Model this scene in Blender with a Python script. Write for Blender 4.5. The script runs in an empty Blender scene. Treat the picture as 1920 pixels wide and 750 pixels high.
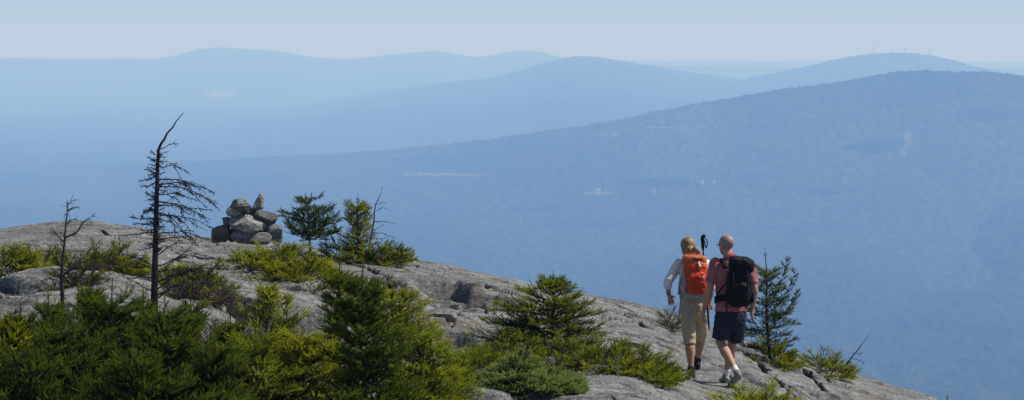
import bpy, bmesh, math, random
import numpy as np
from mathutils import Vector, Matrix, Euler

SC = bpy.context.scene
COL = SC.collection
R = math.radians
FPX = 6480.0            # focal length in photograph pixels (1920 wide)
HOR = 105.0             # row of the eye-level horizon in the photograph

# ------------------------------------------------------------------ helpers
def P(px, py, Y):
    return np.array([Y*(px-960.0)/FPX, Y, Y*(HOR-py)/FPX])

def tag(o, label=None, cat=None, group=None, kind=None):
    if label: o['label'] = label
    if cat: o['category'] = cat
    if group: o['group'] = group
    if kind: o['kind'] = kind
    return o

def empty(name, loc, rz=0.0):
    o = bpy.data.objects.new(name, None)
    COL.objects.link(o)
    o.location = tuple(float(v) for v in loc)
    o.rotation_euler = (0, 0, rz)
    o.empty_display_size = 0.1
    return o

def mesh_np(name, V, F, mat, parent=None, smooth=True, attrs=None):
    """V (n,3), F (m,k) with constant k"""
    V = np.ascontiguousarray(V, dtype=np.float32)
    F = np.ascontiguousarray(F, dtype=np.int32)
    me = bpy.data.meshes.new(name)
    m, k = F.shape
    me.vertices.add(len(V)); me.vertices.foreach_set('co', V.ravel())
    me.loops.add(m*k); me.loops.foreach_set('vertex_index', F.ravel())
    me.polygons.add(m)
    me.polygons.foreach_set('loop_start', np.arange(0, m*k, k, dtype=np.int32))
    me.polygons.foreach_set('loop_total', np.full(m, k, dtype=np.int32))
    me.polygons.foreach_set('use_smooth', np.full(m, smooth, dtype=bool))
    me.update(calc_edges=True)
    if attrs:
        for an, av in attrs.items():
            a = me.attributes.new(an, 'FLOAT', 'POINT')
            a.data.foreach_set('value', np.ascontiguousarray(av, dtype=np.float32))
    me.materials.append(mat)
    o = bpy.data.objects.new(name, me)
    COL.objects.link(o)
    if parent: o.parent = parent
    return o

def grid_faces(ny, nx):
    i = np.arange(ny*nx).reshape(ny, nx)
    return np.stack([i[:-1, :-1], i[:-1, 1:], i[1:, 1:], i[1:, :-1]], -1).reshape(-1, 4)

# ------------------------------------------------------------------ numpy noise
def _hash(ix, iy, seed):
    h = (ix.astype(np.int64)*374761393 + iy.astype(np.int64)*668265263 + seed*1274126177) & 0xffffffff
    h = ((h ^ (h >> 13))*1274126177) & 0xffffffff
    return (h ^ (h >> 15)) & 0xffffffff

_rp = np.random.default_rng(5)
_PERM = np.tile(_rp.permutation(1024), 3).astype(np.int32)
_GA = _rp.uniform(0, 2*math.pi, 1024)
_GCX = np.cos(_GA).astype(np.float32); _GSY = np.sin(_GA).astype(np.float32)

def perlin(x, y, seed=0):
    x = np.asarray(x, np.float32); y = np.asarray(y, np.float32)
    ix = np.floor(x); iy = np.floor(y)
    fx = x-ix; fy = y-iy
    jx = (ix.astype(np.int32)+seed*37) & 1023; jy = (iy.astype(np.int32)+seed*101) & 1023
    u = fx*fx*fx*(fx*(fx*6-15)+10); v = fy*fy*fy*(fy*(fy*6-15)+10)
    pa = _PERM[jx]; pb = _PERM[jx+1]
    def g(p, dx, dy):
        a = _PERM[p+jy+dy]
        return _GCX[a]*(fx-dx)+_GSY[a]*(fy-dy)
    n0 = g(pa, 0, 0); n0 += (g(pb, 1, 0)-n0)*u
    n1 = g(pa, 0, 1); n1 += (g(pb, 1, 1)-n1)*u
    return (n0+(n1-n0)*v)*1.5

def fbm(x, y, seed=0, octv=4, gain=0.5):
    s = 0; a = 1.0
    for k in range(octv):
        s = s+a*perlin(x*2**k, y*2**k, seed+k*17); a *= gain
    return s

def voro(x, y, seed=0):
    ix = np.floor(x); iy = np.floor(y)
    f1 = np.full(x.shape, 9.0); f2 = np.full(x.shape, 9.0); cid = np.zeros(x.shape)
    for dx in (-1, 0, 1):
        for dy in (-1, 0, 1):
            cx = ix+dx; cy = iy+dy
            h = _hash(cx, cy, seed); h2 = _hash(cx, cy, seed+91)
            d = np.hypot(cx+h/4294967296.0-x, cy+h2/4294967296.0-y)
            closer = d < f1
            f2 = np.where(closer, f1, np.minimum(f2, d))
            cid = np.where(closer, _hash(cx, cy, seed+7)/4294967296.0, cid)
            f1 = np.where(closer, d, f1)
    return f1, f2, cid

def sstep(a, b, x):
    t = np.clip((x-a)/(b-a), 0, 1)
    return t*t*(3-2*t)

# ------------------------------------------------------------------ materials
class NT:
    def __init__(self, name):
        self.m = bpy.data.materials.new(name); self.m.use_nodes = True
        self.t = self.m.node_tree; self.t.nodes.clear()
        self.out = self.n('ShaderNodeOutputMaterial')
    def n(self, typ, **kw):
        nd = self.t.nodes.new(typ)
        for k, v in kw.items():
            if k.startswith('in_'):
                key = k[3:]
                key = int(key) if key.isdigit() else key.replace('_', ' ')
                nd.inputs[key].default_value = v
            else: setattr(nd, k, v)
        return nd
    def l(self, a, b): self.t.links.new(a, b)
    def ramp(self, src, stops, interp='LINEAR'):
        r = self.n('ShaderNodeValToRGB'); r.color_ramp.interpolation = interp
        e = r.color_ramp.elements
        while len(e) < len(stops): e.new(0.5)
        for q, (p, c) in zip(e, stops):
            q.position = p; q.color = (*c, 1) if len(c) == 3 else c
        self.l(src, r.inputs[0]); return r.outputs[0]
    def mix(self, fac, a, b, mode='MIX'):
        m = self.n('ShaderNodeMix', data_type='RGBA', blend_type=mode)
        for sock, v in ((m.inputs[0], fac), (m.inputs[6], a), (m.inputs[7], b)):
            if isinstance(v, bpy.types.NodeSocket): self.l(v, sock)
            elif isinstance(v, (int, float)): sock.default_value = v
            else: sock.default_value = (*v, 1)
        return m.outputs[2]
    def math(self, op, a, b=0.0, c=None):
        m = self.n('ShaderNodeMath', operation=op)
        for i, v in enumerate((a, b) if c is None else (a, b, c)):
            if isinstance(v, bpy.types.NodeSocket): self.l(v, m.inputs[i])
            else: m.inputs[i].default_value = v
        return m.outputs[0]
    def obj(self, scale=(1, 1, 1), rot=(0, 0, 0)):
        tc = self.n('ShaderNodeTexCoord'); mp = self.n('ShaderNodeMapping')
        mp.inputs['Scale'].default_value = scale; mp.inputs['Rotation'].default_value = rot
        self.l(tc.outputs['Object'], mp.inputs[0]); return mp.outputs[0]
    def noise(self, vec, scale, detail=4, rough=0.55, dist=0.0):
        k = self.n('ShaderNodeTexNoise', in_Scale=scale, in_Detail=detail, in_Roughness=rough, in_Distortion=dist)
        self.l(vec, k.inputs['Vector']); return k.outputs['Fac']
    def bump(self, h, strength=0.3, dist=0.01, nrm=None):
        b = self.n('ShaderNodeBump', in_Strength=strength, in_Distance=dist)
        self.l(h, b.inputs['Height'])
        if nrm: self.l(nrm, b.inputs['Normal'])
        return b.outputs[0]
    def bsdf(self, col, rough=0.8, nrm=None, spec=0.3):
        b = self.n('ShaderNodeBsdfPrincipled', in_Roughness=rough)
        b.inputs['Specular IOR Level'].default_value = spec
        if isinstance(col, bpy.types.NodeSocket): self.l(col, b.inputs['Base Color'])
        else: b.inputs['Base Color'].default_value = (*col, 1)
        if nrm: self.l(nrm, b.inputs['Normal'])
        self.l(b.outputs[0], self.out.inputs[0]); return b
    def attr(self, name):
        a = self.n('ShaderNodeAttribute', attribute_name=name); return a.outputs['Fac']

def mat_fabric(name, col, var=0.25, scale=9.0, rough=0.85, bump=0.3, weave=180):
    t = NT(name); v = t.obj()
    n = t.noise(v, scale, 4, 0.6)
    dark = tuple(c*(1-var) for c in col); lite = tuple(min(1, c*(1+var)) for c in col)
    c = t.ramp(n, [(0.3, dark), (0.7, lite)])
    nb = t.noise(v, weave*0.2, 3, 0.6)
    t.bsdf(c, rough, t.bump(nb, bump, 0.006), 0.2)
    return t.m

def mat_granite(name, base=0.30, seed=0.0, crackattr=False, warm=1.0, dark=0.09):
    t = NT(name); v0 = t.obj()
    add = t.n('ShaderNodeVectorMath', operation='ADD'); t.l(v0, add.inputs[0]); add.inputs[1].default_value = (seed*3.1, seed*7.7, seed*1.3)
    v = add.outputs[0]
    big = t.noise(v, 0.55, 5, 0.6)
    mid = t.noise(v, 3.2, 6, 0.65, 0.4)
    fine = t.noise(v, 26, 5, 0.7)
    spk = t.noise(v, 75, 3, 0.7)
    b = base
    c = t.ramp(big, [(0.28, (b*0.55, b*0.55, b*0.55)), (0.5, (b, b*0.995, b*0.98)), (0.72, (b*1.22*warm, b*1.21, b*1.18))])
    c = t.mix(t.ramp(mid, [(0.40, (0, 0, 0)), (0.66, (1, 1, 1))]), t.mix(0.55, c, (dark*1.2, dark*1.2, dark*1.17)), c)
    # lichen spots, dark and pale
    c = t.mix(t.ramp(fine, [(0.34, (0.85, 0.85, 0.85)), (0.46, (0, 0, 0))]), c, (dark*0.75, dark*0.76, dark*0.7))
    c = t.mix(t.ramp(fine, [(0.56, (0, 0, 0)), (0.66, (0.85, 0.85, 0.85))]), c, (b*1.6, b*1.6, b*1.53))
    strat = t.noise(t.obj((0.5, 5, 9), (0.1, 0.2, 0.15)), 1.6, 5, 0.65)
    c = t.mix(t.ramp(strat, [(0.38, (0.75, 0.75, 0.75)), (0.5, (0, 0, 0))]), c, (dark*0.9, dark*0.9, dark*0.88))
    c = t.mix(t.ramp(spk, [(0.42, (0.55, 0.55, 0.55)), (0.5, (0, 0, 0))]), c, (dark*0.6, dark*0.6, dark*0.6))
    rust = t.noise(v, 1.7, 4, 0.6)
    c = t.mix(t.ramp(rust, [(0.56, (0, 0, 0)), (0.72, (0.5, 0.5, 0.5))]), c, (b*0.75, b*0.58, b*0.42))
    stain = t.noise(t.obj((1, 0.35, 1), (0, 0, 0.5)), 0.9, 6, 0.7, 0.8)
    c = t.mix(t.ramp(stain, [(0.33, (0.75, 0.75, 0.75)), (0.45, (0, 0, 0))]), c, (dark*0.8, dark*0.8, dark*0.82))
    if crackattr:
        k = t.attr('crack')
        c = t.mix(k, c, (0.020, 0.020, 0.018))
    h = t.math('ADD', t.math('MULTIPLY', mid, 1.2), t.math('MULTIPLY', fine, 0.55))
    nrm = t.bump(h, 0.9, 0.07)
    nrm = t.bump(spk, 0.5, 0.012, nrm)
    t.bsdf(c, 0.92, nrm, 0.15)
    return t.m

def mat_foliage(name, dark, lite, old=None, scale=2.0):
    """tint attribute (0 inner, shaded, old .. 1 tip, lit, fresh) drives the colour"""
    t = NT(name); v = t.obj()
    k = t.attr('tint')  # lit tips and shaded insides painted in, along with fresh and old growth
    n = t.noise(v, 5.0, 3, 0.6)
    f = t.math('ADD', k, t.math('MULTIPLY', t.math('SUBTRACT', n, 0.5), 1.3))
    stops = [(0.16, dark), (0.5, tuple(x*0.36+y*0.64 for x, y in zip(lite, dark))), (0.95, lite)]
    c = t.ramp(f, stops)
    if old:
        n2 = t.noise(v, 5.5, 2, 0.5)
        c = t.mix(t.ramp(n2, [(0.66, (0, 0, 0)), (0.74, (0.8, 0.8, 0.8))]), c, old)
    d = t.n('ShaderNodeBsdfDiffuse'); tr = t.n('ShaderNodeBsdfTranslucent'); g = t.n('ShaderNodeBsdfGlossy', in_Roughness=0.45)
    t.l(c, d.inputs[0]); t.l(t.mix(0.25, c, (0.10, 0.13, 0.01)), tr.inputs[0]); g.inputs[0].default_value = (0.5, 0.55, 0.45, 1)
    m1 = t.n('ShaderNodeMixShader', in_0=0.36); t.l(d.outputs[0], m1.inputs[1]); t.l(tr.outputs[0], m1.inputs[2])
    m2 = t.n('ShaderNodeMixShader', in_0=0.012); t.l(m1.outputs[0], m2.inputs[1]); t.l(g.outputs[0], m2.inputs[2])
    t.l(m2.outputs[0], t.out.inputs[0])
    return t.m

def mat_bark(name, a, b, scale=18):
    t = NT(name); v = t.obj((1, 1, 0.35))
    n = t.noise(v, scale, 5, 0.65)
    c = t.ramp(n, [(0.32, a), (0.68, b)])
    t.bsdf(c, 0.9, t.bump(n, 0.6, 0.01), 0.15)
    return t.m
# ================================================================== camera, sky, sun
cam_d = bpy.data.cameras.new('camera'); cam = bpy.data.objects.new('camera', cam_d); COL.objects.link(cam)
SC.camera = cam
cam_d.sensor_width = 36; cam_d.lens = 36*FPX/1920
cam_d.shift_y = -(375-HOR)/1920
cam_d.clip_start = 0.2; cam_d.clip_end = 200000
cam.location = (0, 0, 0); cam.rotation_euler = (R(90), 0, 0)
cam_d.dof.use_dof = True; cam_d.dof.focus_distance = 41.0; cam_d.dof.aperture_fstop = 8.0
cam_d.dof.aperture_blades = 8

SUN_EL, SUN_DIR = 53.0, np.array([0.93, 0.04])      # where the sun stands, seen from the place
az = math.atan2(SUN_DIR[0], SUN_DIR[1])              # clockwise from +Y
sd = Vector((math.sin(az)*math.cos(R(SUN_EL)), math.cos(az)*math.cos(R(SUN_EL)), math.sin(R(SUN_EL))))
ld = bpy.data.lights.new('sun', 'SUN'); lo = bpy.data.objects.new('sun', ld); COL.objects.link(lo)
ld.energy = 5.0; ld.angle = R(0.55); ld.color = (1.0, 0.975, 0.93)
lo.rotation_euler = sd.to_track_quat('Z', 'Y').to_euler(); lo.location = (20, -5, 30)

W = bpy.data.worlds.new('World'); SC.world = W; W.use_nodes = True
wt = W.node_tree; bg = wt.nodes['Background']
sky = wt.nodes.new('ShaderNodeTexSky'); sky.sky_type = 'NISHITA'; sky.sun_disc = False
sky.sun_elevation = R(SUN_EL); sky.sun_rotation = az
sky.altitude = 900; sky.air_density = 1.3; sky.dust_density = 2.2; sky.ozone_density = 1.6
wt.links.new(sky.outputs[0], bg.inputs[0]); bg.inputs[1].default_value = 0.058

SC.view_settings.view_transform = 'Standard'; SC.view_settings.look = 'None'; SC.view_settings.exposure = 0
SC.cycles.max_bounces = 6; SC.cycles.diffuse_bounces = 3; SC.cycles.glossy_bounces = 2
SC.cycles.transmission_bounces = 3; SC.cycles.transparent_max_bounces = 8; SC.cycles.volume_bounces = 0
SC.cycles.caustics_reflective = False; SC.cycles.caustics_refractive = False
SC.cycles.use_denoising = True

# ================================================================== haze: air over the valleys, its scattered light put in as emission
hz = bpy.data.materials.new('valley_haze'); hz.use_nodes = True
ht = hz.node_tree; ht.nodes.clear()
ho = ht.nodes.new('ShaderNodeOutputMaterial')
SIG = np.array([0.0385, 0.0645, 0.1230])*1e-3        # extinction per metre
CINF = np.array([0.525, 0.625, 0.745])
ab = ht.nodes.new('ShaderNodeVolumeAbsorption'); D = SIG.max()
ab.inputs['Density'].default_value = D; ab.inputs['Color'].default_value = (*(1-SIG/D), 1)
em = ht.nodes.new('ShaderNodeEmission'); em.inputs['Color'].default_value = (*(SIG*CINF*1e3), 1); em.inputs['Strength'].default_value = 1e-3
ad = ht.nodes.new('ShaderNodeAddShader')
ht.links.new(ab.outputs[0], ad.inputs[0]); ht.links.new(em.outputs[0], ad.inputs[1]); ht.links.new(ad.outputs[0], ho.inputs['Volume'])
x0, x1, y0, y1, z0, z1 = -45000, 45000, -3000, 78000, -900, 700
hv = np.array([(x, y, z) for z in (z0, z1) for y in (y0, y1) for x in (x0, x1)])
hf = np.array([(0, 2, 3, 1), (4, 5, 7, 6), (0, 1, 5, 4), (2, 6, 7, 3), (0, 4, 6, 2), (1, 3, 7, 5)])
tag(mesh_np('haze', hv, hf, hz, smooth=False), 'blue summer haze hanging over the valley', kind='structure')

# ================================================================== far country
def mat_forest(name, k=1.0):
    t = NT(name)
    g = t.n('ShaderNodeNewGeometry')
    mp = t.n('ShaderNodeMapping'); mp.inputs['Scale'].default_value = (1, 0.22, 1); t.l(g.outputs['Position'], mp.inputs[0])
    v = mp.outputs[0]
    a = t.noise(v, 1/22.0, 3, 0.6); b = t.noise(v, 1/420.0, 4, 0.55); c3 = t.noise(v, 1/1800.0, 3, 0.5)
    f = t.math('ADD', t.math('MULTIPLY', a, 0.64), t.math('ADD', t.math('MULTIPLY', b, 0.42), t.math('MULTIPLY', c3, 0.53)))
    c = t.ramp(f, [(0.57, (0.010*k, 0.020*k, 0.010*k)), (0.81, (0.034*k, 0.050*k, 0.020*k)), (1.0, (0.066*k, 0.080*k, 0.034*k))])
    c = t.mix(t.attr('grove'), c, (0.004, 0.012, 0.010))
    c = t.mix(t.attr('clear'), c, (0.42, 0.36, 0.27))
    t.bsdf(c, 1.0, None, 0.0)
    return t.m
FOREST = mat_forest('forest_canopy')

cols = np.concatenate([np.arange(-2600, -60, 22.0), np.arange(-60, 1980, 2.2), np.arange(1980, 4600, 22.0)])

def gsm(a, k):
    w = np.hanning(2*k+3)[1:-1]; w /= w.sum()
    return np.convolve(np.pad(a, k, mode='edge'), w, 'valid')

def ridge(name, label, pts, Yc, Wf, Wb, rows, zv, seed, bumpm, rough=18.0, clear=(), spurs=30.0, pw=1.25, knee=None, groves=()):
    pp = np.array(pts, float)
    if not np.isscalar(Yc): Yc = np.interp(cols, Yc[0], Yc[1])
    else: Yc = np.full(len(cols), float(Yc))
    if Wf < 0: Wf = Yc+Wf
    fine = np.arange(-2700, 4700, 4.0)
    sil = gsm(np.interp(fine, pp[:, 0], pp[:, 1]), 14)
    sil = np.interp(cols, fine, sil)
    zc = Yc*(HOR-sil)/FPX
    tf = np.linspace(1, 0, rows)**1.2
    tb = np.linspace(0.04, 1, 14)
    YY = np.concatenate([Yc[None, :]-Wf*tf[:, None], Yc[None, :]+Wb*tb[:, None]])
    T = np.concatenate([tf, tb])
    PX = np.broadcast_to(cols[None, :], YY.shape)
    X = YY*(PX-960)/FPX
    TT = T[:, None]
    prof = 1-np.clip(TT, 0, 1)**pw
    prof[rows:] = 1-sstep(0, 1, TT[rows:])
    Z = zv+(zc[None, :]-zv)*prof
    if knee is not None:                      # steep upper face easing into a long, nearly level valley floor
        t1, zf = knee
        zf = np.minimum(zf, zc-12.0)[None, :]
        u = np.clip(TT[:rows]/t1, 0, 1); s = u*u*(2.2-1.2*u)*0.55+(1-(1-u)**2)*0.45
        Z[:rows] = np.where(TT[:rows] < t1, zc[None, :]+(zf-zc[None, :])*s, zf+(zv-zf)*(TT[:rows]-t1)/(1-t1))
    Z = Z+spurs*fbm(X/1500.0, YY/2600.0, seed, 4)*np.clip(TT*4, 0, 1)*(1-TT*0.4)
    Z = Z+rough*0.35*fbm(X/200.0, YY/260.0, seed+5, 3)
    rng = np.random.default_rng(seed)
    Z = Z+bumpm*np.abs(rng.normal(0, 1, Z.shape))*0.25+bumpm*fbm(X/26.0, YY/40.0, seed+9, 3)
    Z[-1] -= 300
    cl = np.zeros(Z.shape)
    PY = HOR-Z*FPX/YY
    for (cx, cy, rx, ry, s) in clear:
        d = ((PX-cx)/rx)**2+((PY-cy)/ry)**2+0.9*fbm(PX/14.0, PY/4.0, 77, 2)
        cl = np.maximum(cl, s*sstep(1.1, 0.5, d))
    gv = np.zeros(Z.shape)
    for (cx, cy, rx, ry, s) in groves:         # stands of dark conifers
        d = ((PX-cx)/rx)**2+((PY-cy)/ry)**2+0.9*fbm(PX/30.0, PY/8.0, 78, 3)
        gv = np.maximum(gv, s*sstep(1.2, 0.4, d))
    V = np.stack([X, YY, Z], -1).reshape(-1, 3)
    o = mesh_np(name, V, grid_faces(len(T), len(cols)), FOREST, attrs={'clear': cl.ravel(), 'grove': gv.ravel()})
    return tag(o, label, kind='structure')

ridge('distant_hills', 'pale rounded hills along the hazy horizon',
      [(-2700, 118), (-900, 108), (-300, 114), (0, 110), (60, 109), (140, 112), (230, 109), (290, 112.5), (340, 101), (375, 92), (405, 87), (435, 89.5), (465, 95), (500, 92.5), (525, 95), (560, 104), (600, 109.5), (650, 111),
       (690, 109.5), (715, 103), (745, 101), (775, 99), (805, 95), (835, 95.5), (865, 104), (890, 110.5), (915, 106), (945, 99), (975, 94), (1005, 93), (1025, 98), (1045, 107), (1080, 116), (1150, 122), (1400, 126), (2000, 128), (4700, 130)],
      32000, 10000, 6000, 60, -560, 11, 3, rough=14, clear=[(410, 176, 34, 7, 0.3)])
ridge('distant_hills', 'faintest line of low hills at the horizon on the right',
      [(-2700, 116), (900, 118), (1050, 112), (1180, 112.5), (1260, 115), (1360, 113), (1450, 115), (1520, 112.5), (1700, 114), (1830, 115.5), (1920, 117), (4700, 112)],
      42000, 9000, 5000, 30, -560, 12, 3, rough=14)
ridge('hills', 'low wooded hills in haze across the left of the valley',
      [(-2700, 170), (-400, 178), (0, 177), (130, 173), (300, 181), (520, 190), (700, 200), (1000, 215), (4700, 240)],
      27000, 8000, 5000, 50, -560, 13, 3)
ridge('mountain', 'hazy blue mountain with a single rounded peak in the middle distance',
      [(-2700, 230), (-500, 216), (0, 213), (200, 207), (420, 203), (500, 202), (560, 200), (600, 193), (650, 183), (700, 175), (760, 165), (850, 153), (925, 146), (965, 135), (1010, 120), (1045, 110), (1085, 105.5), (1110, 105.5), (1140, 109), (1180, 118), (1225, 125.5),
       (1300, 136), (1370, 147), (1430, 153), (1550, 170), (1800, 200), (4700, 240)],
      22500, 9900, 5000, 150, -458, 14, 3.5)
ridge('mountain', 'broad hazy mountain with radio masts on its summit at the right',
      [(-2700, 270), (1000, 260), (1250, 190), (1340, 163), (1395, 150), (1445, 139), (1500, 128), (1550, 115), (1600, 105), (1645, 101), (1690, 98.5), (1730, 100.5), (1770, 109), (1810, 121), (1850, 131), (1920, 143), (2200, 190), (4700, 260)],
      21500, 6500, 4000, 100, -560, 15, 3.5)
M3 = ridge('mountain', 'long wooded mountainside filling the right of the valley',
      [(-2700, 345), (-300, 326), (0, 320), (200, 311), (420, 301), (600, 291), (700, 284), (850, 271), (960, 256), (1060, 243), (1150, 229), (1200, 217), (1260, 204), (1330, 190), (1400, 179), (1480, 166), (1560, 155), (1620, 144), (1690, 136), (1770, 133), (1850, 135), (1920, 141), (2100, 165), (4700, 330)],
      ([-2700, 200, 1200, 4700], [13500, 13000, 11000, 11000]), -5300, 4000, 440, -580, 16, 4.0, rough=16, spurs=16, knee=(0.42, -452.0), groves=[(1635, 276, 62, 15, 0.9), (1240, 342, 75, 9, 0.7), (1545, 360, 34, 6, 0.8), (1400, 330, 60, 5, 0.4), (1850, 215, 70, 14, 0.45), (1500, 430, 130, 9, 0.4), (1100, 420, 120, 7, 0.4), (1800, 560, 90, 14, 0.4), (820, 300, 110, 5, 0.5), (1010, 390, 80, 6, 0.45)],
      clear=[(835, 327, 80, 3.2, 0.22), (1140, 252, 24, 2.2, 0.2), (1260, 239, 50, 2.0, 0.15), (1703, 260, 10, 16, 0.13), (1120, 362, 30, 4, 0.2), (1693, 285, 7, 8, 0.12)])
ridge('hills', 'nearest wooded slope low at the right edge of the valley',
      [(-2700, 1000), (900, 900), (1400, 680), (1560, 600), (1700, 540), (1780, 462), (1830, 415), (1875, 388), (1920, 368), (2200, 315), (4700, 300)],
      9000, 3300, 2500, 220, -640, 17, 4.0, spurs=10)

# valley floor: one sheet from the foot of the summit to the horizon
vy = np.concatenate([np.linspace(70, 2200, 40), np.linspace(2400, 20000, 70), np.linspace(21000, 80000, 30)])
vx = np.linspace(-1, 1, 160)
VX, VY = np.meshgrid(vx, vy)
XX = VX*(600+VY*0.62)
ZZ = np.interp(VY, [70, 130, 500, 1200, 2200, 80000], [-30, -70, -220, -470, -600, -620])+fbm(XX/300.0, VY/300.0, 31, 3)*np.clip(VY/120.0, 0, 14)
tag(mesh_np('valley', np.stack([XX, VY, ZZ], -1).reshape(-1, 3), grid_faces(len(vy), len(vx)), FOREST, attrs={'clear': np.zeros(XX.size)}), 'wooded valley floor running to the horizon', kind='structure')

# ================================================================== summit rock
SIL = np.array([(-3000, 640), (-1500, 520), (-600, 455), (-200, 436), (0, 430), (60, 423), (120, 421), (200, 426), (260, 433), (330, 443), (400, 452), (500, 459), (560, 466), (620, 481), (700, 491), (760, 500), (820, 512), (870, 519),
                (930, 528), (1000, 540), (1070, 552), (1120, 560), (1170, 570), (1215, 582), (1260, 597), (1300, 612), (1350, 630), (1400, 645), (1460, 662), (1530, 682), (1600, 703), (1660, 724), (1720, 744), (1800, 775), (2000, 860), (2600, 1150), (5000, 2200)], float)
_f = np.arange(-3000, 5000, 5.0); _s = gsm(np.interp(_f, SIL[:, 0], SIL[:, 1]), 6)
YC = 48.0
gpx = np.concatenate([np.arange(-2800, -60, 30.0), np.arange(-60, 1985, 1.55), np.arange(1985, 4600, 30.0)])
gY = np.concatenate([np.arange(4, 19, 0.5), np.arange(19, 26, 0.09), np.arange(26, 49.6, 0.042), np.arange(49.6, 54, 0.15), np.arange(54, 122, 1.0)])
GPX, GY = np.meshgrid(gpx, gY)
GX = GY*(GPX-960)/FPX
def ground_fn():
    PX, Y, X = GPX, GY, GX
    zc = (YC*(HOR-np.interp(PX, _f, _s))/FPX)
    zc = np.clip(zc, -30, 0)
    d = np.clip(YC-Y, 0, None)
    sl = np.interp(PX, [-400, 0, 500, 900, 1200, 1500, 2000], [0.02, 0.022, 0.028, 0.020, -0.006, -0.013, -0.01])
    z = zc-sl*np.clip(d, 0, 22)
    # near ground climbs back towards the photographer's outcrop
    near = sstep(22, 5, Y)
    z = z*(1-near)+near*(-1.75)
    e = np.clip(Y-YC, 0, None)
    z = z-np.where(e < 14, 0.03*e*e, 0.03*196+0.95*(e-14))
    # undulation
    wx = X+0.25*fbm(X/1.9, Y/1.9, 3, 2); wy = Y+0.25*fbm(X/1.9+9, Y/1.9, 4, 2)
    amp = np.interp(PX, [0, 900, 1200, 1500], [1, 1, 0.8, 0.7])*(1-near)
    z = z+amp*0.10*fbm(X/3.4, Y/2.6, 21, 2)
    # split slabs: blocks of rock at slightly different levels and tilts, parted by cracks
    brk = np.interp(PX, [0, 150, 300, 640, 740, 800, 900, 1000, 1150, 1300, 1400], [0.7, 0.6, 0.5, 0.5, 0.9, 2.3, 2.3, 1.1, 0.6, 0.6, 0.8])*amp*(1-0.8*sstep(45.5, 47.2, Y))
    crack = np.zeros_like(z)
    for (sx, sy, sd_, w, dep, lv, thr) in ((2.3, 1.5, 51, 0.030, 0.09, 0.085, -0.5), (0.85, 0.55, 52, 0.05, 0.045, 0.05, 0.0)):
        f1, f2, cid = voro((wx*0.94+wy*0.2)/sx, (wy-0.2*wx)/sy, sd_)
        keep = sstep(-0.06, 0.06, fbm(X/1.9, Y/1.9, sd_+3, 2)-thr)
        if sx < 1: keep = np.maximum(keep, sstep(0.9, 1.5, brk)*sstep(-0.4, 0.0, fbm(X/1.2, Y/1.2, 99, 2)))
        quiet = 1-0.85*sstep(760, 790, PX)*sstep(960, 930, PX)*sstep(44.3, 44.8, Y)*sstep(46.6, 46.1, Y)
        e_ = f2-f1
        c = sstep(w, 0.0, e_)*keep*quiet
        z = z-dep*c*amp+brk*(cid-0.5)*2*lv*sstep(0, 0.09, e_)*keep
        crack = np.maximum(crack, c*(0.85 if sx > 1 else 0.6))
    # hand-placed ledges: (px range, edge distance, drop, length of the low ground in front)
    for (pa, pb, Ye, h, L, sd_) in LEDGES:
        yed = Ye+0.35*fbm(PX/150.0, PX*0+sd_, sd_, 2)
        mask = sstep(pa-30, pa+50, PX)*sstep(pb+90, pb-70, PX)
        t = yed-Y
        k = sstep(-0.03, 0.08, t)*np.where(t > 0.08, np.exp(-(t-0.08)/L), 1)
        z = z-h*mask*k
        crack = np.maximum(crack, 0.8*mask*np.exp(-((t-0.12)/0.05)**2))
    for li, (w_, dep_, pl_) in enumerate(FISSURES):
        q = [(Y_*(p_-960)/FPX, Y_) for p_, Y_ in pl_]
        r0, r1 = np.searchsorted(gY, [min(v[1] for v in pl_)-0.6, max(v[1] for v in pl_)+0.6])
        c0, c1 = np.searchsorted(gpx, [min(v[0] for v in pl_)-50, max(v[0] for v in pl_)+50])
        S = (slice(r0, r1), slice(c0, c1)); xs_, ys_ = X[S], Y[S]
        jx = xs_+0.10*fbm(xs_/0.5, ys_/0.5, 200+li, 3); jy = ys_+0.22*fbm(xs_/0.5+5, ys_/0.5, 220+li, 3)
        dm = np.full(xs_.shape, 9.0)
        for (xa, ya), (xb, yb) in zip(q[:-1], q[1:]):
            L2 = (xb-xa)**2+(yb-ya)**2
            u_ = np.clip(((jx-xa)*(xb-xa)+(jy-ya)*(yb-ya))/L2, 0, 1)
            dm = np.minimum(dm, np.hypot(jx-xa-u_*(xb-xa), jy-ya-u_*(yb-ya)))
        wv_ = w_*(0.75+0.6*fbm(xs_/0.4, ys_/0.4, 240+li, 2))
        c = sstep(1.6, 0.5, dm/np.maximum(wv_, 1e-3))
        c = c*quiet[S]
        z[S] -= dep_*c
        crack[S] = np.maximum(crack[S], c)
    for (bx, bY, bz, r_) in PADS:          # level standing places on the slope
        w_ = np.exp(-(((X-bx)/r_)**2+((Y-bY)/r_)**2)**2)
        z = z*(1-w_)+bz*w_
    z = z+0.016*fbm(X/0.42, Y/0.42, 61, 3)*amp+0.005*fbm(X/0.09, Y/0.09, 62, 2)
    return z, np.clip(crack, 0, 1)
LEDGES = [(415, 612, 40.5, 0.46, 2.2, 5), (740, 875, 39.5, 0.30, 3.0, 6), (775, 925, 45.2, 0.30, 1.8, 7), (-200, 150, 39.5, 0.20, 2.5, 8), (640, 800, 43.2, 0.10, 3.0, 9),
          (960, 1140, 44.5, 0.06, 3.0, 10), (1380, 1480, 42.6, 0.16, 2.0, 12), (-100, 120, 36.0, 0.22, 2.0, 13), (430, 640, 36.6, 0.18, 2.5, 14), (870, 960, 41.5, 0.16, 1.5, 15), (1500, 1640, 43.8, 0.14, 2.0, 16)]
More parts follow.
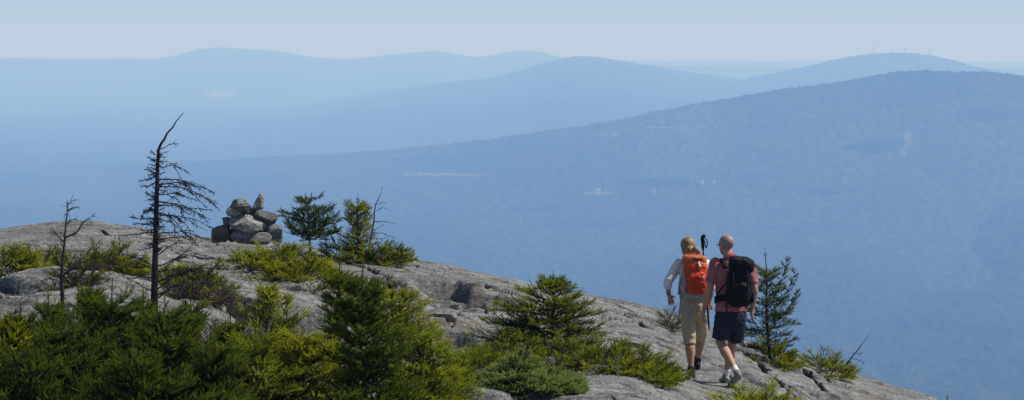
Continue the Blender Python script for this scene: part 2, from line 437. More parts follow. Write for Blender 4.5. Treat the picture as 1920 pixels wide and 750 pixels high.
FISSURES = [(0.05, 0.12, [(622, 47.4), (690, 46.2), (750, 44.8), (795, 43.0), (830, 41.6)]), (0.04, 0.10, [(690, 47.5), (770, 46.3), (830, 45.2)]), (0.05, 0.12, [(915, 47.4), (1000, 46.3), (1075, 45.7), (1130, 45.0)]),
            (0.05, 0.12, [(1140, 46.6), (1175, 45.0), (1225, 43.8), (1290, 43.2)]), (0.045, 0.10, [(640, 39.6), (720, 40.3), (800, 40.0), (885, 40.8)]), (0.07, 0.16, [(1395, 46.6), (1430, 44.6), (1462, 43.0), (1500, 42.6)]),
            (0.05, 0.12, [(1475, 46.8), (1530, 45.2), (1556, 44.0)]), (0.05, 0.12, [(-20, 44.4), (80, 43.2), (170, 43.8), (260, 44.6)]), (0.04, 0.10, [(880, 38.8), (960, 39.8), (1020, 40.3)]), (0.05, 0.12, [(1215, 42.9), (1300, 42.4), (1400, 41.9), (1452, 42.0)]),
            (0.045, 0.08, [(790, 45.9), (850, 45.0), (900, 45.4), (950, 44.8)]), (0.04, 0.06, [(822, 46.2), (846, 44.6), (850, 42.8)]), (0.04, 0.1, [(300, 46.6), (380, 45.4), (430, 44.0)]), (0.035, 0.08, [(1000, 43.4), (1080, 42.6), (1180, 42.9)])]
MAN_XY = (2.537, 40.0); WOM_XY = (2.122, 40.8)
PADS = [(2.52, 40.05, -3.800, 0.55), (2.10, 40.75, -3.826, 0.42), (2.20, 41.34, -3.755, 0.30)]
GZ, GC = ground_fn()
GRAN = mat_granite('granite_bedrock', 0.35, 0, True, dark=0.065)
tag(mesh_np('ground', np.stack([GX, GY, GZ], -1).reshape(-1, 3), grid_faces(len(gY), len(gpx)), GRAN, attrs={'crack': GC.ravel()}), 'bare grey granite summit ledges', kind='structure')

def gz(px, Y):
    i = int(np.clip(np.searchsorted(gY, Y)-1, 0, len(gY)-2)); j = int(np.clip(np.searchsorted(gpx, px)-1, 0, len(gpx)-2))
    a = (Y-gY[i])/(gY[i+1]-gY[i]); b = (px-gpx[j])/(gpx[j+1]-gpx[j])
    return float((GZ[i, j]*(1-b)+GZ[i, j+1]*b)*(1-a)+(GZ[i+1, j]*(1-b)+GZ[i+1, j+1]*b)*a)
def gxz(x, Y): return gz(960+x*FPX/Y, Y)
def on_ground(px, py=None, Y=None):
    """point of the rock seen at (px, py), or the rock under column px at distance Y"""
    if Y is None:
        j = int(np.argmin(abs(gpx-px)))
        pyc = HOR-GZ[:, j]*FPX/gY
        sel = np.where((gY > 20) & (pyc <= py))[0]
        sel2 = np.where((gY > 20) & (gY < 48.9))[0]
        Y = gY[sel[0]] if len(sel) and gY[sel[0]] < 48.9 else gY[sel2[np.argmin(pyc[sel2])]]
    return np.array([Y*(px-960)/FPX, Y, gz(px, Y)])
# ================================================================== vegetation
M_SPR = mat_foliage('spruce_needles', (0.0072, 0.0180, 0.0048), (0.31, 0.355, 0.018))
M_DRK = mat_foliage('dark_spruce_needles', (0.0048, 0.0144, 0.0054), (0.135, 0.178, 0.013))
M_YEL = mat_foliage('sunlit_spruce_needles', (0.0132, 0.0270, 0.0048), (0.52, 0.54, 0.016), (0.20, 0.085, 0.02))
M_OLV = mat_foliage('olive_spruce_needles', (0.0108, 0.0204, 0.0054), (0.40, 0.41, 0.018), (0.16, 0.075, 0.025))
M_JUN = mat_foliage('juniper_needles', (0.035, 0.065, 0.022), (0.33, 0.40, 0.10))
M_RED = mat_foliage('reddish_leaves', (0.035, 0.035, 0.015), (0.14, 0.09, 0.04))
M_BARK = mat_bark('spruce_bark', (0.030, 0.023, 0.020), (0.10, 0.085, 0.075))
M_DEAD = mat_bark('dead_wood', (0.016, 0.013, 0.016), (0.065, 0.054, 0.058))
M_GREYW = mat_bark('weathered_grey_wood', (0.16, 0.145, 0.135), (0.42, 0.39, 0.36))
M_TWIG = mat_bark('grey_twigs', (0.05, 0.045, 0.045), (0.16, 0.145, 0.14))

def frames(Dv, rng):
    """(n,3) unit dirs -> (n,3,3) matrices whose third column is the dir, random roll"""
    Dv = Dv/np.linalg.norm(Dv, axis=1, keepdims=True)
    a = rng.normal(size=Dv.shape)
    u = np.cross(a, Dv); u /= np.linalg.norm(u, axis=1, keepdims=True)
    w = np.cross(Dv, u)
    return np.stack([u, w, Dv], -1)

def shoot_proto(n, length, nl, nw, rng):
    """a bottle-brush shoot along +Z, n needles as slim three-cornered blades"""
    t = (np.arange(n)+rng.uniform(0, 1, n))/n
    ph = np.arange(n)*2.399+rng.uniform(-0.4, 0.4, n)
    el = R(40)+rng.uniform(-0.3, 0.3, n)+t*0.3
    L = nl*(1-0.2*t)*rng.uniform(0.8, 1.15, n)
    d = np.stack([np.cos(ph)*np.cos(el), np.sin(ph)*np.cos(el), np.sin(el)], 1)
    b = np.stack([0*t, 0*t, t*length], 1)
    s = np.cross(d, np.array([0, 0, 1.0])); s /= np.linalg.norm(s, axis=1, keepdims=True)
    tw = rng.uniform(-1, 1, (n, 1)); s = s+np.cross(d, s)*tw; s /= np.linalg.norm(s, axis=1, keepdims=True)
    V = np.stack([b-s*nw/2+d*L[:, None]*0.1, b+s*nw/2+d*L[:, None]*0.1, b+d*L[:, None]], 1).reshape(-1, 3)
    return V

class Plant:
    def __init__(self, seed, nn=30, sl=0.078, nl=0.018, nw=0.0062):
        self.rng = np.random.default_rng(seed)
        self.prot = [shoot_proto(nn, sl, nl, nw, self.rng) for _ in range(6)]
        self.sp, self.sdv, self.ss, self.stt = [], [], [], []
        self.wv, self.wf, self.wn = [], [], 0
        self.sl = sl
    def shoot(self, p, d, s=1.0, tint=0.5):
        self.sp.append(p); self.sdv.append(d); self.ss.append(s); self.stt.append(tint)
    def tube(self, pts, rad, k=5):
        pts = np.asarray(pts, float); n = len(pts); rad = np.broadcast_to(np.asarray(rad, float), (n,))
        tg = np.gradient(pts, axis=0); tg /= np.linalg.norm(tg, axis=1, keepdims=True)+1e-9
        ref = np.array([0.31, 0.95, 0.05]) if abs(tg[0][1]) < 0.8 else np.array([1.0, 0.1, 0.1])
        u = np.cross(tg, ref); u /= np.linalg.norm(u, axis=1, keepdims=True)+1e-9
        w = np.cross(tg, u)
        a = np.arange(k)*2*math.pi/k
        V = pts[:, None, :]+rad[:, None, None]*(np.cos(a)[None, :, None]*u[:, None, :]+np.sin(a)[None, :, None]*w[:, None, :])
        i = np.arange(n*k).reshape(n, k)+self.wn
        j = np.roll(i, -1, 1)
        self.wf.append(np.stack([i[:-1], j[:-1], j[1:], i[1:]], -1).reshape(-1, 4))
        self.wv.append(V.reshape(-1, 3)); self.wn += n*k
    def twig(self, p, d, L, tint, dens=1.0, up=0.25, stem=True):
        """a twig with shoots along both sides and one at its end"""
        rng = self.rng
        d = d/np.linalg.norm(d)
        n = max(1, int(L/(self.sl*0.68)*dens))
        side = np.cross(d, np.array([0, 0, 1.0])); side /= np.linalg.norm(side)+1e-9
        q = p.copy(); pts = [q.copy()]
        dd = d.copy()
        for i in range(n):
            f = (i+1)/n
            q = q+dd*L/n; dd = dd+np.array([0, 0, up*0.35/n])+rng.normal(0, 0.05, 3); dd /= np.linalg.norm(dd)
            pts.append(q.copy())
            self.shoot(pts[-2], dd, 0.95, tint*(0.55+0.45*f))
            if i < n-1 or n == 1:
                s = 1 if i % 2 else -1
                self.shoot(q, dd*0.75+side*s*0.75+np.array([0, 0, 0.12])+rng.normal(0, 0.1, 3), rng.uniform(0.6, 0.95), tint*(0.6+0.4*f))
                if rng.uniform() < 0.6: self.shoot(q, dd*0.8-side*s*0.4*rng.uniform(0, 1)+np.array([0, 0, rng.uniform(0.3, 1.0)]), rng.uniform(0.6, 1.0), tint*(0.8+0.6*f))  # upward shoots coloured brighter, as lit tops and young growth
                if rng.uniform() < 0.3: self.shoot(q, dd*0.5+side*s*0.5+np.array([0, 0, -0.35]), 0.7, tint*0.25)  # shoots under the twig coloured darker, as if in shade
        self.shoot(q, dd, 1.0, tint+0.08)
        if stem: self.tube(pts[::max(1, len(pts)//3)] if len(pts) > 3 else pts, 0.0016, 3)
    def branch(self, p, d, L, tint=0.5, bare=0.15, droop=0.1, lift=0.5, r0=0.006, dens=1.0, fan=0.55, dead=False, wind=None):
        rng = self.rng
        d = d/np.linalg.norm(d)
        n = max(3, int(L/0.055))
        pts = [p.copy()]; q = p.copy(); dd = d.copy()
        for i in range(n):
            f = i/n
            q = q+dd*L/n; pts.append(q.copy())
            dd = dd+np.array([0, 0, (-droop*(1-f)+lift*f)/n])+rng.normal(0, 0.035, 3)
            if wind is not None: dd = dd+wind/n
            dd /= np.linalg.norm(dd)
        pts = np.array(pts)
        self.tube(pts, np.linspace(r0, 0.0016, len(pts)), 4)
        for i in range(1, n+1):
            f = i/n
            if f < bare: continue
            t = pts[i]-pts[i-1]; t /= np.linalg.norm(t)
            side = np.cross(t, np.array([0, 0, 1.0])); sn = np.linalg.norm(side); side = side/sn if sn > 1e-3 else np.array([1.0, 0, 0])
            rest = (1-f)*L
            for s in (-1, 1):
                if rng.uniform() > 0.92*dens: continue
                l = min(0.24, max(0.05, rest*fan*rng.uniform(0.7, 1.25)+0.035))
                dv = t*0.8+side*s*rng.uniform(0.45, 1.0)+np.array([0, 0, rng.uniform(-0.15, 0.6)])
                if dead:
                    self.dead_twig(pts[i], dv, l*0.8)
                else:
                    self.twig(pts[i], dv, l, min(1, tint*(0.55+0.55*f)+rng.normal(0, 0.07)), 1.0)
        if not dead:
            self.twig(pts[-2], dd, 0.07, tint*1.1)
        return pts
    def dead_twig(self, p, d, L, r=0.0030):
        rng = self.rng
        d = d/np.linalg.norm(d); q = p.copy(); pts = [q.copy()]
        for i in range(3):
            q = q+d*L/3; d = d+rng.normal(0, 0.22, 3); d /= np.linalg.norm(d); pts.append(q.copy())
        self.tube(pts, np.linspace(r, 0.0013, 4), 3)
    def dead_branch(self, pts, r0, ntw, tl, drop=0.3, r1=0.0016, updown=0.0):
        rng = self.rng
        pts = np.asarray(pts, float)
        m = len(pts); tt = np.linspace(0, 1, 9); ti = np.linspace(0, 1, m)
        q = np.stack([np.interp(tt, ti, pts[:, k]) for k in range(3)], 1)
        q[1:-1] += rng.normal(0, 0.004+0.02*min(0.5, float(np.linalg.norm(pts[-1]-pts[0]))), (7, 3))
        for _ in range(1): q[1:-1] = 0.25*q[:-2]+0.5*q[1:-1]+0.25*q[2:]
        self.tube(q, np.linspace(r0, r1, 9), 5)
        for k in range(int(ntw*2.3)):
            f = rng.uniform(0.12, 1); i = min(7, int(f*8))
            b = q[i]+(q[i+1]-q[i])*(f*8-i)
            t = q[i+1]-q[i]; t /= np.linalg.norm(t)
            dv = t*rng.uniform(0.3, 1)+rng.normal(0, 0.6, 3)+np.array([0, 0, -drop])
            self.dead_twig(b, dv, tl*rng.uniform(0.4, 1.2)*(1.1-0.5*f), 0.0036)
        return q
    def build(self, root, mat, bark=None, trunk='trunk', crown='crown'):
        if self.wv:
            mesh_np(trunk, np.concatenate(self.wv), np.concatenate(self.wf), bark or M_BARK, root)
        if self.sp:
            rng = self.rng
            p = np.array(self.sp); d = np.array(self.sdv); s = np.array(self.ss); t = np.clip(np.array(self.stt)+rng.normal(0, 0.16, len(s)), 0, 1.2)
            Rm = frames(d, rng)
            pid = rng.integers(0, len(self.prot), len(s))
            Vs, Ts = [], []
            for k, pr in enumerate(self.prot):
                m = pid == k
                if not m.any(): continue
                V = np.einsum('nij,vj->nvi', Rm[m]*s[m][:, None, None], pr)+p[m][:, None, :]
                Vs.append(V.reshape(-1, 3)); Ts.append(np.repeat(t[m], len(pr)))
            V = np.concatenate(Vs); F = np.arange(len(V)).reshape(-1, 3)
            mesh_np(crown, V, F, mat, root, smooth=False, attrs={'tint': np.concatenate(Ts)})

WIND = np.array([0.22, 0.0, 0.0])

SHN = 30
def spruce(name, loc, H, Wl, Wr, seed, label, mat=None, lean=(0.0, 0.0), start=0.06, prof=None, tint=0.55, dens=1.0, leader=0.12, steep=0.3, lod=1.0, whorl=0.105, nb=5, deadlow=0.0, leaders=(), group='spruces on the summit', cat='tree', nn=17, bareness=0.12, irr=0.32, gap=0.14, wind=0.6, ss=1.0):
    """irregular wind-cut spruce: trunk, whorled branches, needle shoots. Wl / Wr: reach to the left / right"""
    pl = Plant(seed, sl=0.078*ss, nl=0.018*ss, nw=0.0062*max(ss, 0.7))
    Wl *= 1.18; Wr *= 1.18
    rng = pl.rng
    root = empty(name, loc)
    tag(root, label, cat, group)
    n = 14
    hh = np.linspace(0, 1, n)
    bx = lean[0]*hh**1.4+0.02*np.cumsum(rng.normal(0, 1, n))*H*0.25; by = lean[1]*hh+0.006*np.cumsum(rng.normal(0, 1, n))*H*0.25
    bx -= bx[0]; by -= by[0]
    tp = np.stack([bx, by, hh*H], 1); tp[0, 2] = -0.08
    r0 = 0.010+0.013*H
    pl.tube(tp, np.linspace(r0, 0.003, n), 6)
    def at(h):
        return np.array([np.interp(h, hh, tp[:, k]) for k in range(3)])
    if prof is None: prof = [(0, 0.85), (0.15, 1.0), (0.4, 0.8), (0.7, 0.45), (0.9, 0.17), (1, 0.05)]
    ph = np.array([q[0] for q in prof]); pw = np.array([q[1] for q in prof])
    h = start*H
    while h < H*(1-leader*0.8):
        f = h/H
        k = nb if f < 0.8 else max(3, nb-1)
        a0 = rng.uniform(0, 6.28)
        for j in range(k):
            a = a0+j*2*math.pi/k+rng.normal(0, 0.25)
            c = math.cos(a)
            reach = (Wr if c > 0 else Wl)*abs(c)+0.6*(Wl+Wr)/2*(1-abs(c))
            L = reach*np.interp(f, ph, pw)*min(1.45, 0.88*math.exp(rng.normal(0, irr)))*(1+0.22*math.sin(2*a+seed+5*f)*math.sin(seed*1.7+9*f))
            if L < 0.035: L = 0.035
            if rng.uniform() < gap: continue
            up = steep*0.7+0.38*f+rng.normal(0, 0.16)
            dv = np.array([c, math.sin(a), up])
            dd = deadlow > 0 and f < deadlow and rng.uniform() < 0.6
            pl.branch(at(f), dv, L, tint*(0.75+0.35*f)*rng.uniform(0.8, 1.15), bare=bareness, droop=0.35*(1-f), lift=0.30, r0=0.0035+0.010*L, dens=dens, dead=dd, wind=WIND*wind)
        # short inner shoots between whorls
        for j in range(2):
            a = rng.uniform(0, 6.28)
            pl.twig(at(min(1, f+0.4*whorl/H)), np.array([math.cos(a), math.sin(a), 0.6]), 0.06, tint*0.7)
        h += 0.85*whorl*rng.uniform(0.8, 1.2)*(1 if f < 0.7 else 0.75)
    # leader
    top = tp[-1]; dv = tp[-1]-tp[-3]; dv /= np.linalg.norm(dv)
    s0 = at(1-leader)
    m = max(3, int(leader*H/0.035))
    for i in range(m):
        pl.shoot(s0+(top-s0)*i/m, dv, 0.9, tint)
    for j in range(4):
        a = rng.uniform(0, 6.28)+j*1.57
        pl.shoot(top-dv*0.02, dv+0.9*np.array([math.cos(a), math.sin(a), 0.1]), 0.7, tint)
    pl.shoot(top, dv, 1.0, tint+0.1)
    for (hx, ex, ez, tl) in leaders:            # extra rising leaders: start height share, end offset
        b = at(hx); e = np.array([ex, rng.normal(0, 0.03), ez])
        mid = (b+e)/2+np.array([(e[0]-b[0])*0.22, 0, -0.03])
        tt = np.linspace(0, 1, 12)[:, None]
        c = (1-tt)**2*b+2*tt*(1-tt)*mid+tt**2*e
        pl.tube(c, np.linspace(0.009, 0.0025, 12), 4)
        for i in range(2, 12):
            t = c[i]-c[i-1]; t /= np.linalg.norm(t)
            f = i/11
            for q in range(3):
                a = rng.uniform(0, 6.28)
                pl.twig(c[i], t*0.7+np.array([math.cos(a)*0.9, math.sin(a)*0.9, 0.15]), tl*(1.15-f)*rng.uniform(0.5, 1.1)+0.02, tint)
            pl.shoot(c[i-1], t, 0.9, tint)
        pl.shoot(c[-1], c[-1]-c[-2], 1.0, tint+0.1)
    pl.build(root, mat or M_SPR)
    return root

def shrub(name, loc, wx, wy, h, seed, label, mat=None, n=26, tint=0.6, lod=1.0, slope=0.0, group='low mats of wind-pressed spruce', flag=0.35, cat='shrub', sl=0.072, nn=28, nl=0.018, ragged=0.4, bl=0.185, deadn=0):
    """low spreading mat: many boughs rising from a line of stems"""
    pl = Plant(seed, nn=nn, sl=sl, nl=nl, nw=0.0062*nl/0.018)
    rng = pl.rng
    root = empty(name, loc); tag(root, label, cat, group)
    x0, y0 = loc[0], loc[1]
    for i in range(int(n*2.0)):
        a = rng.uniform(0, 6.28); rr = math.sqrt(rng.uniform(0, 1))*0.9
        ox, oy = wx*rr*math.cos(a), wy*rr*math.sin(a)
        oz = max(-0.5, min(0.5, gxz(x0+ox, y0+oy)-loc[2]))-0.02
        g = np.array([ox*0.6, oy*0.6, oz]) if n > 12 else np.array([0, 0, -0.03])
        lump = 0.75+0.45*math.sin(ox*9+seed)*math.sin(oy*7+seed*2)
        zz = oz+h*lump*math.sqrt(max(0, 1-rr*rr))*rng.uniform(0.25, 0.95)
        o = np.array([ox, oy, zz])
        out = np.array([math.cos(a)*rr+flag, math.sin(a)*rr*0.8, 0.05+0.40*(1-rr)])+rng.normal(0, 0.28, 3)
        L = bl*rng.uniform(1-ragged, 1+ragged)
        pl.tube([g, (g+o)/2+np.array([0, 0, -0.02]), o], [0.005, 0.004, 0.003], 4)
        pl.branch(o, out, L, tint*rng.uniform(0.6, 1.25), bare=0.0, droop=0.15, lift=0.45, r0=0.004, fan=0.6)
    for i in range(deadn):
        a = rng.uniform(0, 6.28)
        b = np.array([wx*0.8*rng.uniform(-1, 1), wy*0.8*rng.uniform(-1, 1), 0]); b[2] = gxz(x0+b[0], y0+b[1])-loc[2]
        dv = np.array([rng.normal(0.2, 0.7), rng.normal(0, 0.5), rng.uniform(0.2, 0.9)]); dv /= np.linalg.norm(dv)
        pl.dead_branch([b, b+dv*h*0.7, b+dv*h*1.3+np.array([0.05, 0, -0.03])], 0.004, 8, 0.09)
    pl.build(root, mat or M_YEL, trunk='stems', crown='foliage')
    return root

def px2m(Y): return Y/FPX

# ------------------------------------------------------------------ the tall dead spruce
def dead_tree():
    b = on_ground(290, 588); Y = b[1]; k = px2m(Y)
    root = empty('dead_tree', b); tag(root, 'tall dead spruce snag with bare drooping branches and a bent tip', 'tree')
    pl = Plant(3); rng = pl.rng
    H = lambda px, py, dy=0.0: np.array([(px-290)*k, dy, (588-py)*k])
    tr = [H(290, 600), H(289, 560), H(290, 520), H(291, 480), H(292, 440), H(293, 400), H(294, 360), H(295, 330), H(296, 300), H(297, 282), H(302, 270), H(308, 262), H(313, 251), H(324, 239), H(331, 227), H(344, 212)]
    rad = np.interp(np.arange(len(tr)), [0, 1, 4, 9, 15], [0.047, 0.040, 0.030, 0.017, 0.004])
    pl.tube(tr, rad, 8)
    # (start row, end x, end y): branches seen sweeping right
    for (sy, ex, ey, n) in ((284, 336, 270, 4), (312, 345, 322, 14), (345, 402, 363, 26), (350, 412, 384, 26), (338, 385, 352, 18), (366, 370, 376, 22), (378, 397, 412, 26), (384, 360, 408, 22), (398, 345, 420, 18),
                            (404, 392, 432, 22), (410, 352, 446, 16), (440, 390, 452, 14), (452, 372, 446, 12), (480, 345, 455, 10), (500, 420, 486, 26), (510, 400, 515, 26), (520, 360, 470, 18), (530, 430, 505, 24), (545, 390, 495, 20), (555, 440, 540, 16), (560, 350, 525, 10)):
        s = H(293, sy); e = H(ex, ey, rng.normal(0, 0.12))
        mid = (s+e)/2+np.array([0, rng.normal(0, 0.04), abs(e[0]-s[0])*0.12])
        q = pl.dead_branch([s, mid, e], 0.0085*rng.uniform(0.7, 1.25), int(n*rng.uniform(0.4, 1.2)), 0.075, 0.25)
        for _ in range(3 if n > 12 else 1):
            i = rng.integers(2, 7); v = (e-s)*rng.uniform(0.15, 0.45)+rng.normal(0, 0.05, 3)+np.array([0, 0, -0.04])
            pl.dead_branch([q[i], q[i]+v*0.5, q[i]+v+np.array([0, 0, -0.03])], 0.005, int(n*0.4), 0.06, 0.3)
    for (sy, ex, ey, n) in ((290, 281, 283, 4), (300, 276, 296, 8), (325, 272, 318, 12), (332, 262, 340, 20), (342, 266, 350, 16), (372, 272, 362, 16), (380, 268, 405, 26), (390, 270, 398, 22), (410, 246, 408, 24), (416, 250, 421, 22), (430, 262, 432, 14), (436, 225, 440, 12),
                            (462, 262, 470, 8), (500, 225, 470, 16), (505, 205, 490, 22), (520, 240, 520, 16), (548, 230, 520, 14)):
        s = H(292, sy); e = H(ex, ey, rng.normal(0, 0.08))
        mid = (s+e)/2+np.array([0, rng.normal(0, 0.03), -0.01])
        pl.dead_branch([s, mid, e], 0.007, n, 0.06, -0.05)
    for i in range(80):       # stubs and fine tufts hugging the trunk
        py = rng.uniform(285, 470); a = rng.uniform(0, 6.28)
        s = H(np.interp(py, [280, 600], [296, 290]), py)
        dv = np.array([math.cos(a)*0.9, math.sin(a)*0.9, rng.uniform(-0.3, 0.5)])
        pl.dead_branch([s, s+dv*0.05, s+dv*rng.uniform(0.06, 0.15)], 0.004, 5, 0.05, 0.1)
    pl.build(root, M_SPR, M_DEAD, trunk='trunk')
dead_tree()

def snag(name, label, segs, base, seed, tw, tl, r0, mat=None, drop=0.1, group=None, Y=None):
    """bare stem and branches given as lists of (px, py) in the plane of the plant"""
    b = on_ground(base[0], base[1], Y); k = px2m(b[1])
    root = empty(name, b); tag(root, label, 'tree', group)
    pl = Plant(seed); rng = pl.rng
    py0 = HOR-b[2]*FPX/b[1]
    for i, (pts, rs, n) in enumerate(segs):
        dep = 0.0
        q = []
        for (px, py) in pts:
            q.append(np.array([(px-base[0])*k, dep, (py0-py)*k])); dep += rng.normal(0, 0.02)
        if i == 0: q[0] = q[0]+np.array([0, 0, -0.06])
        pl.dead_branch(q, r0*rs, n, tl, drop)
    pl.build(root, M_SPR, mat or M_DEAD, trunk='trunk')
snag('dead_tree', 'thin dead sapling left of the tall snag with a forked top',
     [([(116, 640), (117, 560), (119, 480), (122, 430), (127, 378)], 1, 48), ([(124, 445), (140, 435), (158, 415), (174, 405)], .45, 6), ([(126, 396), (134, 390), (150, 388)], .3, 3), ([(127, 382), (132, 380), (140, 374)], .25, 2), ([(124, 420), (134, 412), (142, 410)], .3, 3),
      ([(118, 500), (100, 480), (84, 470)], .35, 9), ([(118, 520), (140, 500), (165, 488)], .35, 9), ([(121, 455), (108, 440), (100, 434)], .25, 5), ([(118, 540), (146, 530), (176, 512)], .35, 9)], (116, 640), 21, 16, 0.10, 0.028, Y=33.0)
snag('dead_tree', 'slender bare dead stem standing among the green near the left edge',
     [([(146, 660), (148, 600), (150, 540), (152, 470)], 1, 16), ([(150, 560), (168, 540), (182, 520)], .5, 8), ([(149, 590), (132, 570), (122, 560)], .4, 6)], (146, 660), 22, 12, 0.06, 0.016, Y=32.0)
snag('dead_tree', 'leaning dead spire with short side twigs behind the twin spruces',
     [([(692, 470), (699, 430), (704, 398), (710, 372), (717, 351)], 1, 16), ([(702, 416), (722, 415), (742, 419)], .4, 4), ([(698, 438), (718, 436), (740, 446)], .4, 6), ([(706, 396), (716, 390), (726, 392)], .3, 3), ([(708, 384), (716, 380), (722, 379)], .3, 2), ([(701, 432), (714, 424), (720, 420)], .3, 4), ([(697, 446), (716, 448), (730, 446)], .3, 4)],
     (692, 480), 23, 10, 0.045, 0.016, Y=47.6)
snag('dead_tree', 'bare slanting dead twig on the right slope beside a yellowish bush',
     [([(1580, 703), (1592, 680), (1606, 658), (1618, 642), (1632, 625)], 1, 8), ([(1598, 672), (1610, 676), (1622, 682)], .4, 5), ([(1594, 680), (1604, 690), (1614, 698)], .4, 5), ([(1604, 662), (1611, 663), (1617, 660)], .3, 2), ([(1590, 686), (1594, 694), (1602, 704)], .4, 3)],
     (1580, 703), 24, 6, 0.04, 0.013, Y=47.0)

# ------------------------------------------------------------------ spruces, one call each: (px, py or Y of the base, ...)
def sp(px, Y, top, reach, seed, label, **kw):
    b = on_ground(px, None, Y); k = px2m(Y)
    base_py = HOR-b[2]/k
    H = (base_py-top)*k
    return spruce('spruce', b, H, reach[0]*k, reach[1]*k, seed, label, **kw)
# skyline
sp(583, 46.8, 372, (50, 60), 31, 'bushy wind-shaped spruce on the skyline right of the cairn', mat=M_DRK, start=0.28, lean=(-0.06, 0), tint=0.62, whorl=0.075, nb=6, steep=0.15, irr=0.6, gap=0.38, prof=[(0, 0.3), (0.28, 0.9), (0.4, 1.05), (0.55, 0.85), (0.75, 0.6), (0.9, 0.35), (1, 0.15)], leader=0.1, wind=0.9, leaders=((0.3, -0.30, 0.46, 0.08), (0.3, 0.36, 0.36, 0.1), (0.35, 0.20, 0.50, 0.08)))
sp(671, 47.2, 374, (40, 34), 32, 'narrow twin-topped spruce between the bushy spruce and the leaning dead spire', mat=M_OLV, tint=0.72, start=0.04, whorl=0.08, prof=[(0, 1.0), (0.2, 0.95), (0.4, 0.6), (0.7, 0.4), (1, 0.12)], steep=0.35, dens=0.8, leaders=((0.3, -0.14, 0.78, 0.06), (0.3, 0.16, 0.62, 0.07)))
sp(752, 46.9, 457, (11, 11), 33, 'tiny bare-stemmed spruce seedling alone on the skyline', mat=M_DRK, start=0.3, whorl=0.085, nb=4, tint=0.4, dens=0.6, steep=0.1, ss=0.5, gap=0, leader=0.35)
# right of the walkers
sp(1443, 46.0, 478, (46, 46), 34, 'dark spruce with several raking tops standing right of the man', mat=M_SPR, tint=0.42, start=0.08, whorl=0.085, nb=5, steep=0.25, prof=[(0, 0.9), (0.12, 1.0), (0.4, 0.85), (0.6, 0.6), (0.8, 0.38), (0.92, 0.22), (1, 0.08)], lean=(-0.05, 0), dens=0.8, wind=0.25,
   leaders=((0.45, 0.22, 1.28, 0.08), (0.4, 0.33, 1.13, 0.09), (0.3, 0.36, 0.86, 0.09)), leader=0.22)
sp(1772, 40.0, 744, (10, 10), 35, 'tip of a small spruce poking up beyond the rock at lower right', mat=M_DRK, start=0.1, tint=0.4, ss=0.7)
# middle
sp(1037, 39.2, 519, (100, 82), 36, 'pyramid-shaped green spruce in the middle of the slope with a clear leader', mat=M_SPR, tint=0.66, start=0.05, whorl=0.085, nb=8, gap=0.12, irr=0.16, wind=0.25, steep=0.08, prof=[(0, 1.0), (0.3, 1.05), (0.46, 0.95), (0.6, 0.72), (0.72, 0.48), (0.84, 0.22), (1, 0.05)], leader=0.12, bareness=0.2, dens=1.1)
sp(500, 35.5, 535, (50, 62), 37, 'young bright spruce in front of the flat granite ledge', mat=M_YEL, tint=0.62, start=0.05, whorl=0.09, nb=5, steep=0.5, leaders=((0.3, 0.22, 0.62, 0.09),))
# big near trees
CROWN = [(0, 0.95), (0.3, 1.0), (0.5, 0.9), (0.7, 0.62), (0.85, 0.34), (0.94, 0.13), (1, 0.05)]
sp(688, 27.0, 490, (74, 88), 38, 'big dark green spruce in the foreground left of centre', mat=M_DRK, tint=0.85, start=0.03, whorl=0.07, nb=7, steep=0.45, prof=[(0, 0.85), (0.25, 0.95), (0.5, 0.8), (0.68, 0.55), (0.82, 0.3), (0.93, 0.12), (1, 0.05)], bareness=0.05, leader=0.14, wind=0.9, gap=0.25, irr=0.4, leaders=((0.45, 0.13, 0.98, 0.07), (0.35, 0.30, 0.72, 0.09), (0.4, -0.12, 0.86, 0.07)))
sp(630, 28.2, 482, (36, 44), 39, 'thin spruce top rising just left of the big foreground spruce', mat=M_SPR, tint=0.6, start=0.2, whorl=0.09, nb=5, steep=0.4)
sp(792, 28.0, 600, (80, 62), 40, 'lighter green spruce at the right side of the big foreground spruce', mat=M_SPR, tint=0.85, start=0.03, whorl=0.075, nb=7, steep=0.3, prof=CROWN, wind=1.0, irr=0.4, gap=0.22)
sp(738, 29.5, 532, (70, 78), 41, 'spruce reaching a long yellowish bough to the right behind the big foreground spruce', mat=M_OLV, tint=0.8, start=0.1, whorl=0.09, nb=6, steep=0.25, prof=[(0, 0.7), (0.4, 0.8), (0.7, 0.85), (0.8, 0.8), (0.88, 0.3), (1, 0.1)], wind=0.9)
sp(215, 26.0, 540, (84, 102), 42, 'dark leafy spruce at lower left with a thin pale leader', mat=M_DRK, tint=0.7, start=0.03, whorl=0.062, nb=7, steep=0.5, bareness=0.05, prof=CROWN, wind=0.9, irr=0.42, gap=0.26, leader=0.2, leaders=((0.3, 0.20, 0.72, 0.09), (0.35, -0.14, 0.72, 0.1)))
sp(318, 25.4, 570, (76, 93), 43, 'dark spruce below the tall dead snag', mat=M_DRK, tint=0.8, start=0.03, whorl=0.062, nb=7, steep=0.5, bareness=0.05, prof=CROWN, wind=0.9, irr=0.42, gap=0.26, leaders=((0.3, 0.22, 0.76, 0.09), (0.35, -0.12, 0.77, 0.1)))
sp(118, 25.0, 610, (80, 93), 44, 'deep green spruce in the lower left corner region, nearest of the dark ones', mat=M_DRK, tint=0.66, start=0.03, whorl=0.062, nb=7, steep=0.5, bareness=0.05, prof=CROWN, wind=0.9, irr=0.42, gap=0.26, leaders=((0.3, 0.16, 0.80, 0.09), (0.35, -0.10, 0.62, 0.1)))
sp(8, 27.0, 595, (70, 66), 45, 'yellow-green spruce cut off by the left edge', mat=M_YEL, tint=0.5, start=0.03, whorl=0.07, nb=7, steep=0.4, prof=CROWN)
